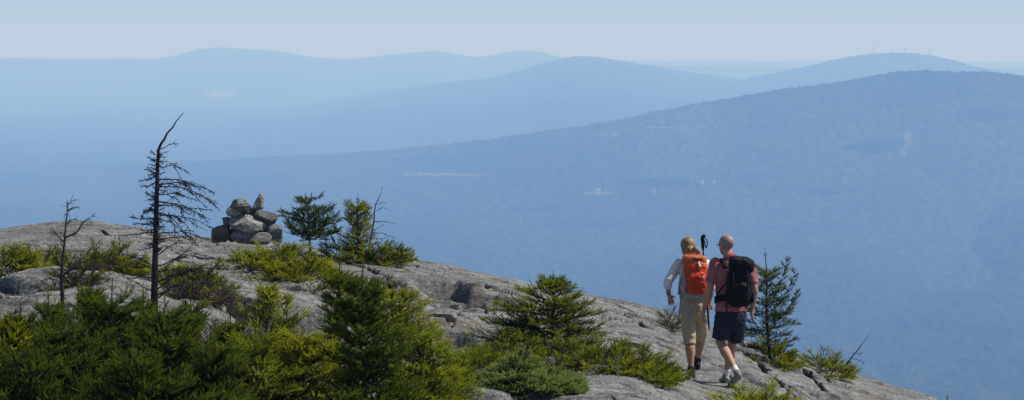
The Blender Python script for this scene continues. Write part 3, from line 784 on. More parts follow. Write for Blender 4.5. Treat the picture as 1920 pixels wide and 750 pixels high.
sp(470, 27.5, 632, (84, 80), 46, 'mid green spruce at the bottom between the dark clump and the big foreground spruce', mat=M_SPR, tint=0.8, start=0.03, whorl=0.07, nb=7, steep=0.4, prof=CROWN, wind=1.2)
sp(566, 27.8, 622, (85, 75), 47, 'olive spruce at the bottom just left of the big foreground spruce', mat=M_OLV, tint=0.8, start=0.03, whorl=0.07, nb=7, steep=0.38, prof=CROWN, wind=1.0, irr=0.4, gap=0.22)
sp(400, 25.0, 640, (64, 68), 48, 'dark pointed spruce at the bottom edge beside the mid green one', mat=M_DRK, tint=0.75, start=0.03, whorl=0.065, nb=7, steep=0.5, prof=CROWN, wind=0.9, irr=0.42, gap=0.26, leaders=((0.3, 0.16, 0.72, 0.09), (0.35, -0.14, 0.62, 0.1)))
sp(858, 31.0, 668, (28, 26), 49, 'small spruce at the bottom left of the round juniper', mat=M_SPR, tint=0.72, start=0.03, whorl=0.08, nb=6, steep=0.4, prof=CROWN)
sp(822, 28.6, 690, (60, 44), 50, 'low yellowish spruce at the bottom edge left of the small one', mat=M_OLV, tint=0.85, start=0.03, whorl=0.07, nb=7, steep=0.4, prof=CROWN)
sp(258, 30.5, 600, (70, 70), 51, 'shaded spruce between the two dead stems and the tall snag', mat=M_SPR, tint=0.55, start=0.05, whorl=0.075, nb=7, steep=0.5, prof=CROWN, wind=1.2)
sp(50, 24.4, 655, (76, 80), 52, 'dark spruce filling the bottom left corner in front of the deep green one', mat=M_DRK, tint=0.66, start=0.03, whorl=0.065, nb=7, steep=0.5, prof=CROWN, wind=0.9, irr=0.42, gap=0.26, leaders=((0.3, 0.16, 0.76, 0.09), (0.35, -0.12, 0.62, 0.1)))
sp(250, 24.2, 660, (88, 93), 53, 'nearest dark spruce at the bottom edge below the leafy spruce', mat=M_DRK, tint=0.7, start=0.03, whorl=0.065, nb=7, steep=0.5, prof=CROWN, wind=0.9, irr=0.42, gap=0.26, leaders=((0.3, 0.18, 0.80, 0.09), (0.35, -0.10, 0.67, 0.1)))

for px_, Y_, top_, w_, sd_, lab_ in ((98, 27.2, 556, 34, 161, 'narrow dark spruce spire left of the slender bare stem'), (172, 27.6, 532, 32, 162, 'narrow dark spruce spire right of the slender bare stem'), (268, 26.6, 548, 34, 163, 'narrow dark spruce spire just left of the tall snag'),
                                     (352, 27.4, 556, 34, 164, 'narrow dark spruce spire just right of the tall snag'), (428, 28.0, 588, 36, 165, 'narrow dark spruce spire below the grey twiggy thicket'), (38, 27.0, 580, 34, 166, 'narrow dark spruce spire near the left edge'), (540, 29.0, 590, 36, 167, 'narrow spruce spire below the end of the flat ledge')):
    sp(px_, Y_, top_, (w_, w_*1.15), sd_, lab_, mat=M_DRK, tint=0.72, start=0.1, whorl=0.08, nb=5, steep=0.75, prof=CROWN, wind=0.5, irr=0.35, gap=0.2, leader=0.16)
# ------------------------------------------------------------------ low mats
def sh(px, py, w, top, seed, label, Y=None, depth=0.5, **kw):
    b = on_ground(px, py, Y); k = px2m(b[1])
    base_py = HOR-b[2]/k
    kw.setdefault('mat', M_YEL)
    return shrub(kw.pop('name', 'spruce_shrub'), b, w*k, depth, max(0.10, (base_py-top)*k*0.68), seed, label, **kw)
sh(545, None, 58, 446, 61, 'bright mat of spruce directly below the cairn', Y=45.2, n=30, depth=0.5)
sh(490, None, 64, 478, 62, 'bright mat of spruce along the back of the flat ledge, left part', Y=42.6, n=34)
sh(575, None, 48, 492, 63, 'bright mat of spruce along the back of the flat ledge, right part', Y=42.4, n=28, tint=0.55)
sh(715, None, 34, 448, 64, 'dense low spruce skirt at the foot of the leaning dead spire', Y=47.3, n=26, mat=M_OLV, tint=0.75)
sh(655, None, 40, 462, 65, 'low dark spruce at the foot of the twin-topped spruce', Y=47.0, n=20, mat=M_SPR, tint=0.45)
sh(20, None, 46, 462, 66, 'yellow-green spruce mat at the left edge under the rock dome', Y=40.5, n=30, tint=0.5)
sh(75, None, 34, 470, 67, 'second yellow-green spruce mat from the left edge', Y=40.8, n=20, tint=0.55)
sh(205, None, 52, 464, 68, 'spruce mat between the thin dead sapling and the tall snag', Y=41.0, n=30, tint=0.55, mat=M_OLV, deadn=40)
sh(150, None, 40, 482, 69, 'dull spruce mat behind the thin dead sapling', Y=39.5, n=16, tint=0.35, mat=M_OLV, deadn=60)
sh(372, None, 56, 500, 70, 'half-dead grey spruce thicket right of the tall snag', Y=39.0, n=20, tint=0.5, mat=M_OLV, deadn=110)
sh(330, None, 40, 490, 71, 'ragged spruce mat right behind the tall snag', Y=40.5, n=18, tint=0.6, deadn=60)
sh(395, None, 56, 570, 72, 'grey twiggy thicket with a little green below the flat ledge', Y=34.0, n=14, tint=0.5, mat=M_OLV, deadn=110)
sh(1150, None, 64, 640, 73, 'spruce skirt spreading right from the middle spruce', Y=37.6, n=34, mat=M_OLV, tint=0.75, deadn=16)
sh(1212, None, 46, 648, 74, 'dark spruce mat beside the woman, right end of the skirt', Y=37.4, n=34, mat=M_SPR, tint=0.72)
sh(1060, None, 56, 622, 75, 'spruce skirt under the middle spruce, front part', Y=37.8, n=28, mat=M_SPR, tint=0.7, deadn=20)
sh(945, None, 54, 606, 76, 'spruce skirt spreading left from the middle spruce', Y=38.0, n=34, mat=M_SPR, tint=0.72)
sh(880, None, 30, 655, 77, 'small bright spruce mat left of the round juniper', Y=35.0, n=20, mat=M_SPR, tint=0.75)
sh(1422, None, 56, 686, 78, 'sunny yellow-green spruce mat in front of the man', Y=37.2, n=44, tint=0.78, depth=0.35)
sh(1553, None, 30, 662, 79, 'small yellowish spruce bush on the right slope', Y=46.4, n=22, tint=0.75, mat=M_OLV)
sh(1448, None, 22, 648, 80, 'olive spruce skirt at the foot of the dark spruce right of the man', Y=45.6, n=22, tint=0.6, mat=M_OLV)
sh(985, None, 108, 650, 81, 'round dense grey-green juniper at the bottom edge', Y=34.6, n=340, mat=M_JUN, tint=0.85, name='juniper', group=None, flag=0.0, sl=0.036, nn=18, nl=0.014, ragged=0.2, depth=0.4, bl=0.085)
sh(1258, None, 13, 570, 82, 'small reddish leafy sprig behind the woman', Y=45.0, n=16, mat=M_RED, tint=0.6, name='blueberry_shrub', group=None, nl=0.016, nn=10, bl=0.1)
sh(640, None, 70, 690, 83, 'dark spruce mat at the foot of the big foreground spruce', Y=26.6, n=40, mat=M_DRK, tint=0.7)
sh(505, None, 50, 600, 84, 'bright spruce mat at the foot of the young spruce', Y=34.8, n=24, tint=0.55)
sh(20, None, 70, 690, 85, 'yellow-green spruce mat in the bottom left corner', Y=26.2, n=34, tint=0.45)

# bleached dead branches caught in the skirt
def bleached(name, label, pts, Y, seed, r):
    b = on_ground(pts[0][0], None, Y); k = px2m(Y); py0 = HOR-b[2]/k
    root = empty(name, b); tag(root, label, 'dead branch', 'bleached branches in the spruce skirt')
    pl = Plant(seed)
    pl.dead_branch([np.array([(x-pts[0][0])*k, -0.06*i, (py0-y)*k]) for i, (x, y) in enumerate(pts)], r, 7, 0.08, r1=0.004)
    pl.build(root, M_SPR, M_GREYW, trunk='bough')
bleached('dead_branch', 'bleached hooked dead branch arching over the spruce skirt', [(1172, 722), (1160, 706), (1154, 690), (1153, 672), (1163, 660)], 36.9, 91, 0.009)
bleached('dead_branch', 'bleached forked dead branch lying low in the spruce skirt', [(1095, 706), (1108, 690), (1120, 682), (1136, 684)], 36.9, 92, 0.010)
bleached('dead_branch', 'short bleached dead branch leaning out below the spruce skirt', [(1098, 735), (1116, 724), (1132, 720), (1150, 724)], 36.6, 93, 0.008)

# ------------------------------------------------------------------ dry grass wisps on the skyline
def mat_grass():
    t = NT('dry_grass'); t.bsdf((0.42, 0.36, 0.26), 0.9, None, 0.1); return t.m
M_GR = mat_grass()
def grass(px, n, seed, label, Y=47.6):
    b = on_ground(px, None, Y); root = empty('dry_grass', b); tag(root, label, 'grass', 'dry grass on the skyline', 'stuff')
    pl = Plant(seed); rng = pl.rng
    for i in range(n):
        s = np.array([rng.normal(0, 0.07), rng.normal(0, 0.05), -0.02])
        l = rng.uniform(0.06, 0.14); a = rng.normal(0.5, 0.5)
        pl.tube([s, s+np.array([0.2*a*l, 0, 0.6*l]), s+np.array([0.8*a*l, 0, l])], [0.0016, 0.0012, 0.0008], 3)
    pl.build(root, M_SPR, M_GR, trunk='blades')
grass(945, 16, 95, 'wispy dry grass on the skyline left of the middle spruce')
grass(1140, 12, 96, 'wispy dry grass on the skyline right of the middle spruce')
grass(832, 8, 97, 'a few dry grass blades on the skyline above the broken ledge')
# ================================================================== people and what they carry
def ring_loft(ch, k=16, cap='round', capn=4):
    """chain of (x,y,z,rx[,ry]) -> closed tube; rx is measured across (x), ry front to back"""
    c = np.array([q[:3] for q in ch], float)
    rx = np.array([q[3] for q in ch], float); ry = np.array([q[4] if len(q) > 4 else q[3] for q in ch], float)
    n = len(c)
    # smooth resample
    t = np.linspace(0, 1, n); m = max(n, (n-1)*4+1); tt = np.linspace(0, 1, m)
    if n > 2:
        def cr(v):
            out = []
            for s in tt:
                f = s*(n-1); i = min(n-2, int(f)); u = f-i
                p0, p1, p2, p3 = v[max(0, i-1)], v[i], v[i+1], v[min(n-1, i+2)]
                out.append(0.5*((2*p1)+(-p0+p2)*u+(2*p0-5*p1+4*p2-p3)*u*u+(-p0+3*p1-3*p2+p3)*u**3))
            return np.array(out)
        c, rx, ry = cr(c), np.abs(cr(rx)), np.abs(cr(ry))
    else:
        m = 4; tt = np.linspace(0, 1, m)
        c = c[0]+(c[-1]-c[0])*tt[:, None]; rx = np.interp(tt, [0, 1], rx); ry = np.interp(tt, [0, 1], ry)
    tg = np.gradient(c, axis=0); tg /= np.linalg.norm(tg, axis=1, keepdims=True)+1e-9
    if cap == 'round' or cap == 'end' or cap == 'start':
        hs = np.sin(np.linspace(0, 1, capn+1)[:-1]*math.pi/2); hc = np.cos(np.linspace(0, 1, capn+1)[:-1]*math.pi/2)
        A, B = [], []
        r0 = min(rx[0], ry[0]); r1 = min(rx[-1], ry[-1])
        if cap in ('round', 'start'):
            pre_c = [c[0]-tg[0]*r0*h for h in hc]; pre_s = [max(0.05, s) for s in hs]
            c = np.vstack([pre_c, c]); rx = np.concatenate([rx[0]*np.array(pre_s), rx]); ry = np.concatenate([ry[0]*np.array(pre_s), ry]); tg = np.vstack([[tg[0]]*capn, tg])
        if cap in ('round', 'end'):
            po_c = [c[-1]+tg[-1]*r1*h for h in hc[::-1]]; po_s = [max(0.05, s) for s in hs[::-1]]
            rx = np.concatenate([rx, rx[-1]*np.array(po_s)]); ry = np.concatenate([ry, ry[-1]*np.array(po_s)]); tg = np.vstack([tg, [tg[-1]]*capn]); c = np.vstack([c, po_c])
    X = np.array([1.0, 0, 0])
    u = X-tg*(tg@X)[:, None]
    bad = np.linalg.norm(u, axis=1) < 0.15
    u[bad] = np.array([0, 1.0, 0])
    u /= np.linalg.norm(u, axis=1, keepdims=True)
    w = np.cross(tg, u)
    a = np.arange(k)*2*math.pi/k
    V = c[:, None, :]+np.cos(a)[None, :, None]*(u*rx[:, None])[:, None, :]+np.sin(a)[None, :, None]*(w*ry[:, None])[:, None, :]
    nr = len(c)
    F = []
    for i in range(nr-1):
        for j in range(k):
            F.append((i*k+j, i*k+(j+1) % k, (i+1)*k+(j+1) % k, (i+1)*k+j))
    F.append(tuple(range(k-1, -1, -1))); F.append(tuple((nr-1)*k+j for j in range(k)))
    return V.reshape(-1, 3), F

def ell(c, r, rot=None, k=16, e=1.0):
    """ellipsoid or, with e<1, a soft-cornered box"""
    nv, nu = k, k*2
    th = np.linspace(-math.pi/2, math.pi/2, nv+1); ph = np.arange(nu)*2*math.pi/nu
    f = lambda x: np.sign(x)*np.abs(x)**e
    V = np.stack([f(np.cos(th))[:, None]*f(np.cos(ph))[None]*r[0], f(np.cos(th))[:, None]*f(np.sin(ph))[None]*r[1], np.repeat(f(np.sin(th))[:, None], nu, 1)*r[2]], -1).reshape(-1, 3)
    if rot is not None: V = V@np.array(Euler(rot).to_matrix()).T
    V = V+np.array(c)
    F = [(i*nu+j, i*nu+(j+1) % nu, (i+1)*nu+(j+1) % nu, (i+1)*nu+j) for i in range(nv) for j in range(nu)]
    return V, F

def raw(name, pieces, off=(0, 0, 0)):
    V, F, n = [], [], 0
    for v, f in pieces:
        V.append(v); F += [tuple(i+n for i in q) for q in f]; n += len(v)
    me = bpy.data.meshes.new(name)
    me.from_pydata([tuple(q) for q in np.concatenate(V)-np.array(off)], [], F); me.update()
    return me

def solid(name, pieces, mat, parent=None, voxel=0.009, smooth=3, off=(0, 0, 0), wr=0.0, wscale=14.0, seed=0, link=True):
    """pieces fused into one continuous skin, with optional cloth wrinkles"""
    me = raw(name, pieces, off)
    o = bpy.data.objects.new(name+'_build', me); COL.objects.link(o)
    md = o.modifiers.new('r', 'REMESH'); md.mode = 'VOXEL'; md.voxel_size = voxel; md.use_smooth_shade = True
    if smooth:
        ms = o.modifiers.new('s', 'SMOOTH'); ms.iterations = smooth; ms.factor = 0.5
    dg = bpy.context.evaluated_depsgraph_get(); dg.update()
    m2 = bpy.data.meshes.new_from_object(o.evaluated_get(dg)); m2.name = name
    bpy.data.objects.remove(o); bpy.data.meshes.remove(me)
    if wr:
        n = len(m2.vertices); co = np.empty(n*3, np.float32); m2.vertices.foreach_get('co', co); co = co.reshape(-1, 3)
        no = np.empty(n*3, np.float32); m2.vertices.foreach_get('normal', no); no = no.reshape(-1, 3)
        d = fbm(co[:, 0]*wscale+co[:, 1]*wscale*0.7+seed, co[:, 2]*wscale*1.5+co[:, 1]*5, 70+seed, 3)
        d2 = 1-np.abs(fbm(co[:, 0]*wscale*0.7-co[:, 2]*wscale*0.5, co[:, 2]*wscale*0.9+co[:, 1]*wscale*0.6+3, 75+seed, 2))*2
        co = co+no*((d+0.5*d2)*wr)[:, None]
        m2.vertices.foreach_set('co', co.ravel()); m2.update()
    m2.polygons.foreach_set('use_smooth', np.ones(len(m2.polygons), bool))
    m2.materials.clear(); m2.materials.append(mat)
    ob = bpy.data.objects.new(name, m2); COL.objects.link(ob)
    if parent: ob.parent = parent
    return ob

def plainmesh(name, pieces, mat, parent, off=(0, 0, 0), smooth=True):
    me = raw(name, pieces, off); me.materials.append(mat)
    me.polygons.foreach_set('use_smooth', np.full(len(me.polygons), smooth))
    o = bpy.data.objects.new(name, me); COL.objects.link(o); o.parent = parent
    return o

def strap(pts, w, th, wdir=(1, 0, 0)):
    """flat webbing following pts"""
    p = np.array(pts, float); n = len(p)
    m = (n-1)*5+1
    tt = np.linspace(0, n-1, m)
    if n > 2:
        q = np.stack([np.interp(tt, np.arange(n), p[:, k]) for k in range(3)], 1)
        for _ in range(3): q[1:-1] = 0.25*q[:-2]+0.5*q[1:-1]+0.25*q[2:]
    else: q = np.stack([np.interp(tt, np.arange(n), p[:, k]) for k in range(3)], 1)
    tg = np.gradient(q, axis=0); tg /= np.linalg.norm(tg, axis=1, keepdims=True)
    wd = np.array(wdir, float); u = wd-tg*(tg@wd)[:, None]; u /= np.linalg.norm(u, axis=1, keepdims=True)+1e-9
    v = np.cross(tg, u)
    R4 = [(-1, -1), (1, -1), (1, 1), (-1, 1)]
    V = np.stack([q+u*a*w/2+v*b*th/2 for a, b in R4], 1).reshape(-1, 3)
    F = [(i*4+j, i*4+(j+1) % 4, (i+1)*4+(j+1) % 4, (i+1)*4+j) for i in range(m-1) for j in range(4)]
    F += [(3, 2, 1, 0), tuple((m-1)*4+j for j in range(4))]
    return V, F

def mat_skin(name, col):
    t = NT(name); v = t.obj()
    n = t.noise(v, 22, 3, 0.6)
    c = t.ramp(n, [(0.3, tuple(x*0.86 for x in col)), (0.7, tuple(min(1, x*1.1) for x in col))])
    b = t.bsdf(c, 0.55, None, 0.35)
    b.inputs['Subsurface Weight'].default_value = 0.08; b.inputs['Subsurface Radius'].default_value = (0.012, 0.005, 0.003)
    return t.m
def mat_hair(name, a, b, sc=(60, 60, 6)):
    t = NT(name); v = t.obj(sc)
    n = t.noise(v, 1.0, 4, 0.6); c = t.ramp(n, [(0.3, a), (0.7, b)])
    t.bsdf(c, 0.5, t.bump(n, 0.6, 0.004), 0.35); return t.m
SKIN_M = mat_skin('skin_fair', (0.46, 0.26, 0.185)); SKIN_W = mat_skin('skin_tanned', (0.42, 0.225, 0.15))
HAIR_W = mat_hair('blond_hair', (0.085, 0.045, 0.020), (0.46, 0.31, 0.155), (46, 46, 10)); HAIR_M = mat_hair('cropped_grey_hair', (0.22, 0.16, 0.135), (0.36, 0.28, 0.245), (90, 90, 90))
C_RED = mat_fabric('red_cotton', (0.37, 0.125, 0.135), 0.2); C_NAVY = mat_fabric('navy_cotton', (0.022, 0.026, 0.042), 0.35); C_WHITE = mat_fabric('white_cotton', (0.74, 0.74, 0.76), 0.06)
C_KHAKI = mat_fabric('khaki_cotton', (0.46, 0.385, 0.26), 0.14); C_ORANGE = mat_fabric('orange_nylon', (0.60, 0.070, 0.026), 0.2, rough=0.6); C_ORANGE2 = mat_fabric('burnt_orange_nylon', (0.50, 0.125, 0.045), 0.2, rough=0.6)
C_GREY = mat_fabric('light_grey_nylon', (0.33, 0.34, 0.35), 0.15, rough=0.65); C_BLACK = mat_fabric('black_nylon', (0.006, 0.006, 0.0075), 0.5, rough=0.75); C_BLACK2 = mat_fabric('black_webbing', (0.007, 0.007, 0.009), 0.3, rough=0.8)
C_SOCKW = mat_fabric('white_wool', (0.75, 0.75, 0.74), 0.05); C_SOCKB = mat_fabric('blue_grey_wool', (0.085, 0.105, 0.15), 0.2); C_BOOT = mat_fabric('dark_suede', (0.022, 0.021, 0.026), 0.4)
C_SHOE = mat_fabric('grey_mesh_shoe', (0.22, 0.215, 0.20), 0.25); C_SOLE = mat_fabric('pale_rubber', (0.36, 0.36, 0.33), 0.15); C_SOLED = mat_fabric('dark_rubber', (0.03, 0.03, 0.03), 0.3)
C_BLUE = mat_fabric('dark_blue_enamel', (0.012, 0.02, 0.075), 0.1, rough=0.35); C_EYE = mat_fabric('eye_dark', (0.02, 0.015, 0.012), 0.1, rough=0.2); C_LABEL = mat_fabric('pale_label', (0.78, 0.78, 0.78), 0.03)

def head_pieces(c, yaw, pitch=0.0, s=1.0):
    M = np.array(Euler((pitch, 0, yaw)).to_matrix()); c = np.array(c)
    def e(p, r, k=14): 
        V, F = ell((0, 0, 0), tuple(x*s for x in r), None, k)
        return (V+np.array(p)*s)@M.T+c, F
    pcs = [e((0, -0.012, 0.028), (0.074, 0.095, 0.086), 20), e((0, 0.028, -0.035), (0.060, 0.066, 0.072)), e((0, 0.052, -0.085), (0.034, 0.034, 0.030)),
           e((0, 0.098, -0.02), (0.012, 0.016, 0.022)), e((0, 0.088, 0.0), (0.009, 0.012, 0.028)), e((0, 0.075, 0.022), (0.050, 0.018, 0.012)),
           e((0, 0.088, -0.058), (0.022, 0.009, 0.007)), e((0.077, -0.012, -0.01), (0.009, 0.020, 0.032)), e((-0.077, -0.012, -0.01), (0.009, 0.020, 0.032))]
    return pcs, M

def hand_pieces(wrist, d, out, s=1.0, curl=0.35, thumb=1.0):
    """palm, four fingers and a thumb; d: down the hand, out: side on which the thumb leaves"""
    d = np.array(d, float); d /= np.linalg.norm(d); o = np.array(out, float); o -= d*(o@d); o /= np.linalg.norm(o)
    nrm = np.cross(d, o); w = np.array(wrist)
    ps = [ring_loft([(*(w-d*0.01), 0.026*s, 0.021*s), (*(w+d*0.035*s), 0.024*s, 0.030*s), (*(w+d*0.085*s), 0.020*s, 0.036*s)], 12)]
    for i, (off, L) in enumerate(((0.030, 0.068), (0.0105, 0.077), (-0.0105, 0.072), (-0.030, 0.056))):
        b = w+d*0.085*s+o*off*s
        dd = d+o*off*4.5; dd /= np.linalg.norm(dd)
        k1 = b+dd*L*0.42*s+nrm*curl*0.012; k2 = k1+(dd*0.9+nrm*curl)*L*0.33*s; k3 = k2+(dd*0.65+nrm*curl*1.6)*L*0.27*s
        ps.append(ring_loft([(*(b-dd*0.02), 0.0095*s), (*k1, 0.0088*s), (*k2, 0.008*s), (*k3, 0.0066*s)], 8))
    b = w+d*0.03*s+o*0.022*s
    t1 = b+(d*0.6+o*0.8*thumb)*0.036*s; t2 = t1+(d*0.85+o*0.45*thumb+nrm*0.25)*0.032*s
    ps.append(ring_loft([(*b, 0.013*s), (*t1, 0.0105*s), (*t2, 0.008*s)], 8))
    return ps

def foot_pieces(heel, toe, h=0.07, w=0.046, s=1.0, up=None):
    """shoe upper from heel to toe: (heel, toe are points on the sole)"""
    hv, tv = np.array(heel, float), np.array(toe, float)
    f = tv-hv; L = np.linalg.norm(f); f /= L
    side = np.cross(f, [0, 0, 1.0]); side /= np.linalg.norm(side); upv = np.cross(side, f)
    ch = []
    for t, ww, hh in ((0.04, 0.70, 0.92), (0.2, 0.78, 1.0), (0.4, 0.80, 0.86), (0.6, 0.96, 0.62), (0.8, 1.0, 0.48), (0.95, 0.72, 0.36)):
        q = hv+f*L*t+upv*h*hh*0.5; ch.append((*q, w*ww, h*hh*0.5))
    sole = []
    for t, ww in ((0.0, 0.72), (0.2, 0.84), (0.45, 0.84), (0.7, 1.06), (0.88, 1.0), (1.0, 0.7)):
        q = hv+f*L*t+upv*0.009; sole.append((*q, w*ww, 0.013))
    return ring_loft(ch, 14), ring_loft(sole, 14)

# ------------------------------------------------------------------ the man
MX = np.array([MAN_XY[0], MAN_XY[1], gxz(*MAN_XY)])
print('man Y', MX[1], 'top', HOR-(MX[2]+1.75)*FPX/MX[1])
def build_man():
    base = MX
    g = lambda x, y: gxz(base[0]+x, base[1]+y)-base[2]
    # feet on the real rock
    fh = np.array([0.085, -0.27, 0]); ft = np.array([0.0, -0.09, 0]); ft[2] = g(ft[0], ft[1])+0.012; fh[2] = ft[2]+0.085
    rh = np.array([-0.035, 0.18, 0]); rt = np.array([-0.085, 0.42, 0]); rh[2] = g(rh[0], rh[1])+0.012; rt[2] = g(rt[0], rt[1])+0.012
    la = np.array([0.040, -0.235, fh[2]+0.085]); ra = np.array([-0.042, 0.225, rh[2]+0.095])
    hp, M = head_pieces((-0.058, 0.045, 1.642), R(38), R(-6), 1.02)
    torso = [ring_loft([(0.0, 0.0, 0.80, 0.150, 0.110), (0.0, 0.0, 0.90, 0.155, 0.112), (0.0, 0.005, 1.02, 0.150, 0.108), (0.0, 0.01, 1.18, 0.168, 0.118), (0.005, 0.012, 1.32, 0.175, 0.118), (0.005, 0.012, 1.42, 0.145, 0.095), (-0.01, 0.018, 1.49, 0.075, 0.070)], 24),
             ring_loft([(-0.02, 0.012, 1.44, 0.066, 0.066), (-0.04, 0.028, 1.53, 0.058, 0.060), (-0.05, 0.04, 1.60, 0.056, 0.060)], 14)]
    LS, LE, LW = (-0.185, 0.01, 1.425), (-0.252, -0.02, 1.135), (-0.318, 0.06, 0.885)
    RS, RE, RW = (0.205, 0.01, 1.40), (0.272, -0.03, 1.13), (0.255, 0.05, 0.905)
    def arm(S, E, Wr):
        S, E, Wr = map(np.array, (S, E, Wr)); m1 = (S+E)/2; m2 = E+(Wr-E)*0.3
        return ring_loft([(*S, 0.058), (*m1, 0.050), (*E, 0.042), (*m2, 0.044), (*(E+(Wr-E)*0.75), 0.034), (*Wr, 0.027)], 14)
    arms = [arm(LS, LE, LW), arm(RS, RE, RW)]
    hands = hand_pieces(LW, (-0.12, 0.16, -1), (0.15, 1, 0.1), 1.02, 0.5)+hand_pieces(RW, (-0.12, 0.1, -1), (-0.15, 1, 0.1), 1.02, 0.6)
    LK = np.array([-0.125, 0.02, 0.49]); RK = np.array([0.025, 0.16, 0.485])
    def leg(H, K, A):
        H, K, A = map(np.array, (H, K, A)); q = lambda t: K+(A-K)*t
        c1 = q(0.3)+np.array([0, -0.018, 0])
        return ring_loft([(*H, 0.088), (*((H+K)/2), 0.076), (*(K+np.array([0, 0, 0.03])), 0.058), (*q(0.1), 0.053), (*c1, 0.061), (*(q(0.55)+np.array([0, -0.008, 0])), 0.050), (*q(0.85), 0.035), (*A, 0.034)], 16)
    legs = [leg((-0.085, 0.0, 0.84), LK, la), leg((0.075, 0.0, 0.84), RK, ra)]
    fu, fs_ = foot_pieces(fh, ft+(ft-fh)*0.18); ru, rs_ = foot_pieces(rh, rt)
    body = solid('person', hp+torso+arms+hands+legs, SKIN_M, None, voxel=0.0065, smooth=2)
    body.location = tuple(base)
    tag(body, 'man with shaved grey head, pink red t-shirt and navy shorts walking away', 'person', 'hikers walking away together')
    # t-shirt
    sh_ = [ring_loft([(0.0, -0.002, 0.865, 0.190, 0.140), (0.0, 0.0, 0.95, 0.184, 0.138), (0.0, 0.005, 1.05, 0.178, 0.130), (0.0, 0.01, 1.18, 0.188, 0.136), (0.005, 0.012, 1.32, 0.194, 0.136), (0.005, 0.012, 1.42, 0.165, 0.112), (-0.01, 0.018, 1.485, 0.085, 0.080)], 28, 'end')]
    for S, E in ((LS, LE), (RS, RE)):
        S, E = np.array(S), np.array(E); sh_.append(ring_loft([(*(S+np.array([0, 0, 0.0])), 0.072), (*(S+(E-S)*0.4), 0.070), (*(S+(E-S)*0.78), 0.071)], 16, 'start'))
    shirt = solid('t_shirt', sh_, C_RED, body, 0.008, 2, wr=0.0045, seed=2)
    plainmesh('collar', [ring_loft([(-0.022, 0.016, 1.487, 0.074, 0.074), (-0.026, 0.02, 1.505, 0.070, 0.071)], 20, 'flat')], C_RED, shirt)
    # shorts
    def shortleg(H, K, hem, r):
        H, K = np.array(H), np.array(K); e = H+(K-H)*((H[2]-hem)/(H[2]-K[2]))
        return ring_loft([(*(H+np.array([0, 0, 0.04])), r*0.98, r*1.12), (*(H+(e-H)*0.5), r*1.0, r*1.1), (*e, r*1.04, r*1.10)], 18, 'start')
    shp = [ring_loft([(0.0, -0.002, 0.905, 0.168, 0.125), (0.0, -0.004, 0.85, 0.178, 0.138), (0.0, -0.006, 0.78, 0.176, 0.140)], 24),
           shortleg((-0.085, 0.0, 0.83), LK, 0.535, 0.104), shortleg((0.085, 0.0, 0.83), RK+np.array([0.03, 0, 0]), 0.525, 0.100)]
    shorts = solid('shorts', shp, C_NAVY, body, 0.008, 2, wr=0.005, seed=4)
    # hair, glasses, eyes
    c = np.array((-0.058, 0.045, 1.642))
    V, F = ell((0, 0, 0), (0.0775, 0.0985, 0.089), None, 22)
    V = V+np.array([0, -0.012, 0.030])
    keep = (V[:, 2] > -0.035+0.9*np.clip(V[:, 1]-0.0, -0.06, 1)) & (V[:, 1] < 0.078)
    F = [f for f in F if all(keep[i] for i in f)]
    plainmesh('hair', [((V*1.02)@M.T+c, F)], HAIR_M, body)
    def hd(p): return np.array(p)*1.02@M.T+c
    gl = [ring_loft([(*hd((s*0.076, -0.01, 0.008)), 0.003), (*hd((s*0.072, 0.085, 0.008)), 0.003)], 6) for s in (-1, 1)]
    rim = [ring_loft([(*hd((s*0.033+0.026*math.cos(a), 0.098, 0.0+0.019*math.sin(a))), 0.0024) for a in np.linspace(0, 2*math.pi, 13)], 5) for s in (-1, 1)]
    plainmesh('glasses', gl+rim, C_BLACK2, body)
    for s in (-1, 1):
        V, F = ell(hd((s*0.031, 0.083, 0.002)), (0.011, 0.011, 0.009), None, 8); plainmesh('eye', [(V, F)], C_EYE, body)
    for up, so, A, K in ((fu, fs_, la, LK), (ru, rs_, ra, RK)):
        A = np.array(A); v = (K-A)/np.linalg.norm(K-A)
        so_ = solid('shoe', [up, ring_loft([(*(A-v*0.07), 0.044, 0.048), (*(A-v*0.03), 0.043, 0.046)], 14)], C_SHOE, body, 0.006, 2)
        plainmesh('sole', [so], C_SOLE, so_)
        solid('sock', [ring_loft([(*(A-v*0.03), 0.038), (*A, 0.038), (*(A+v*0.055), 0.041)], 14, 'start')], C_SOCKW, body, 0.006, 1)
    return body
MAN = build_man(); MAN.scale = (0.985,)*3

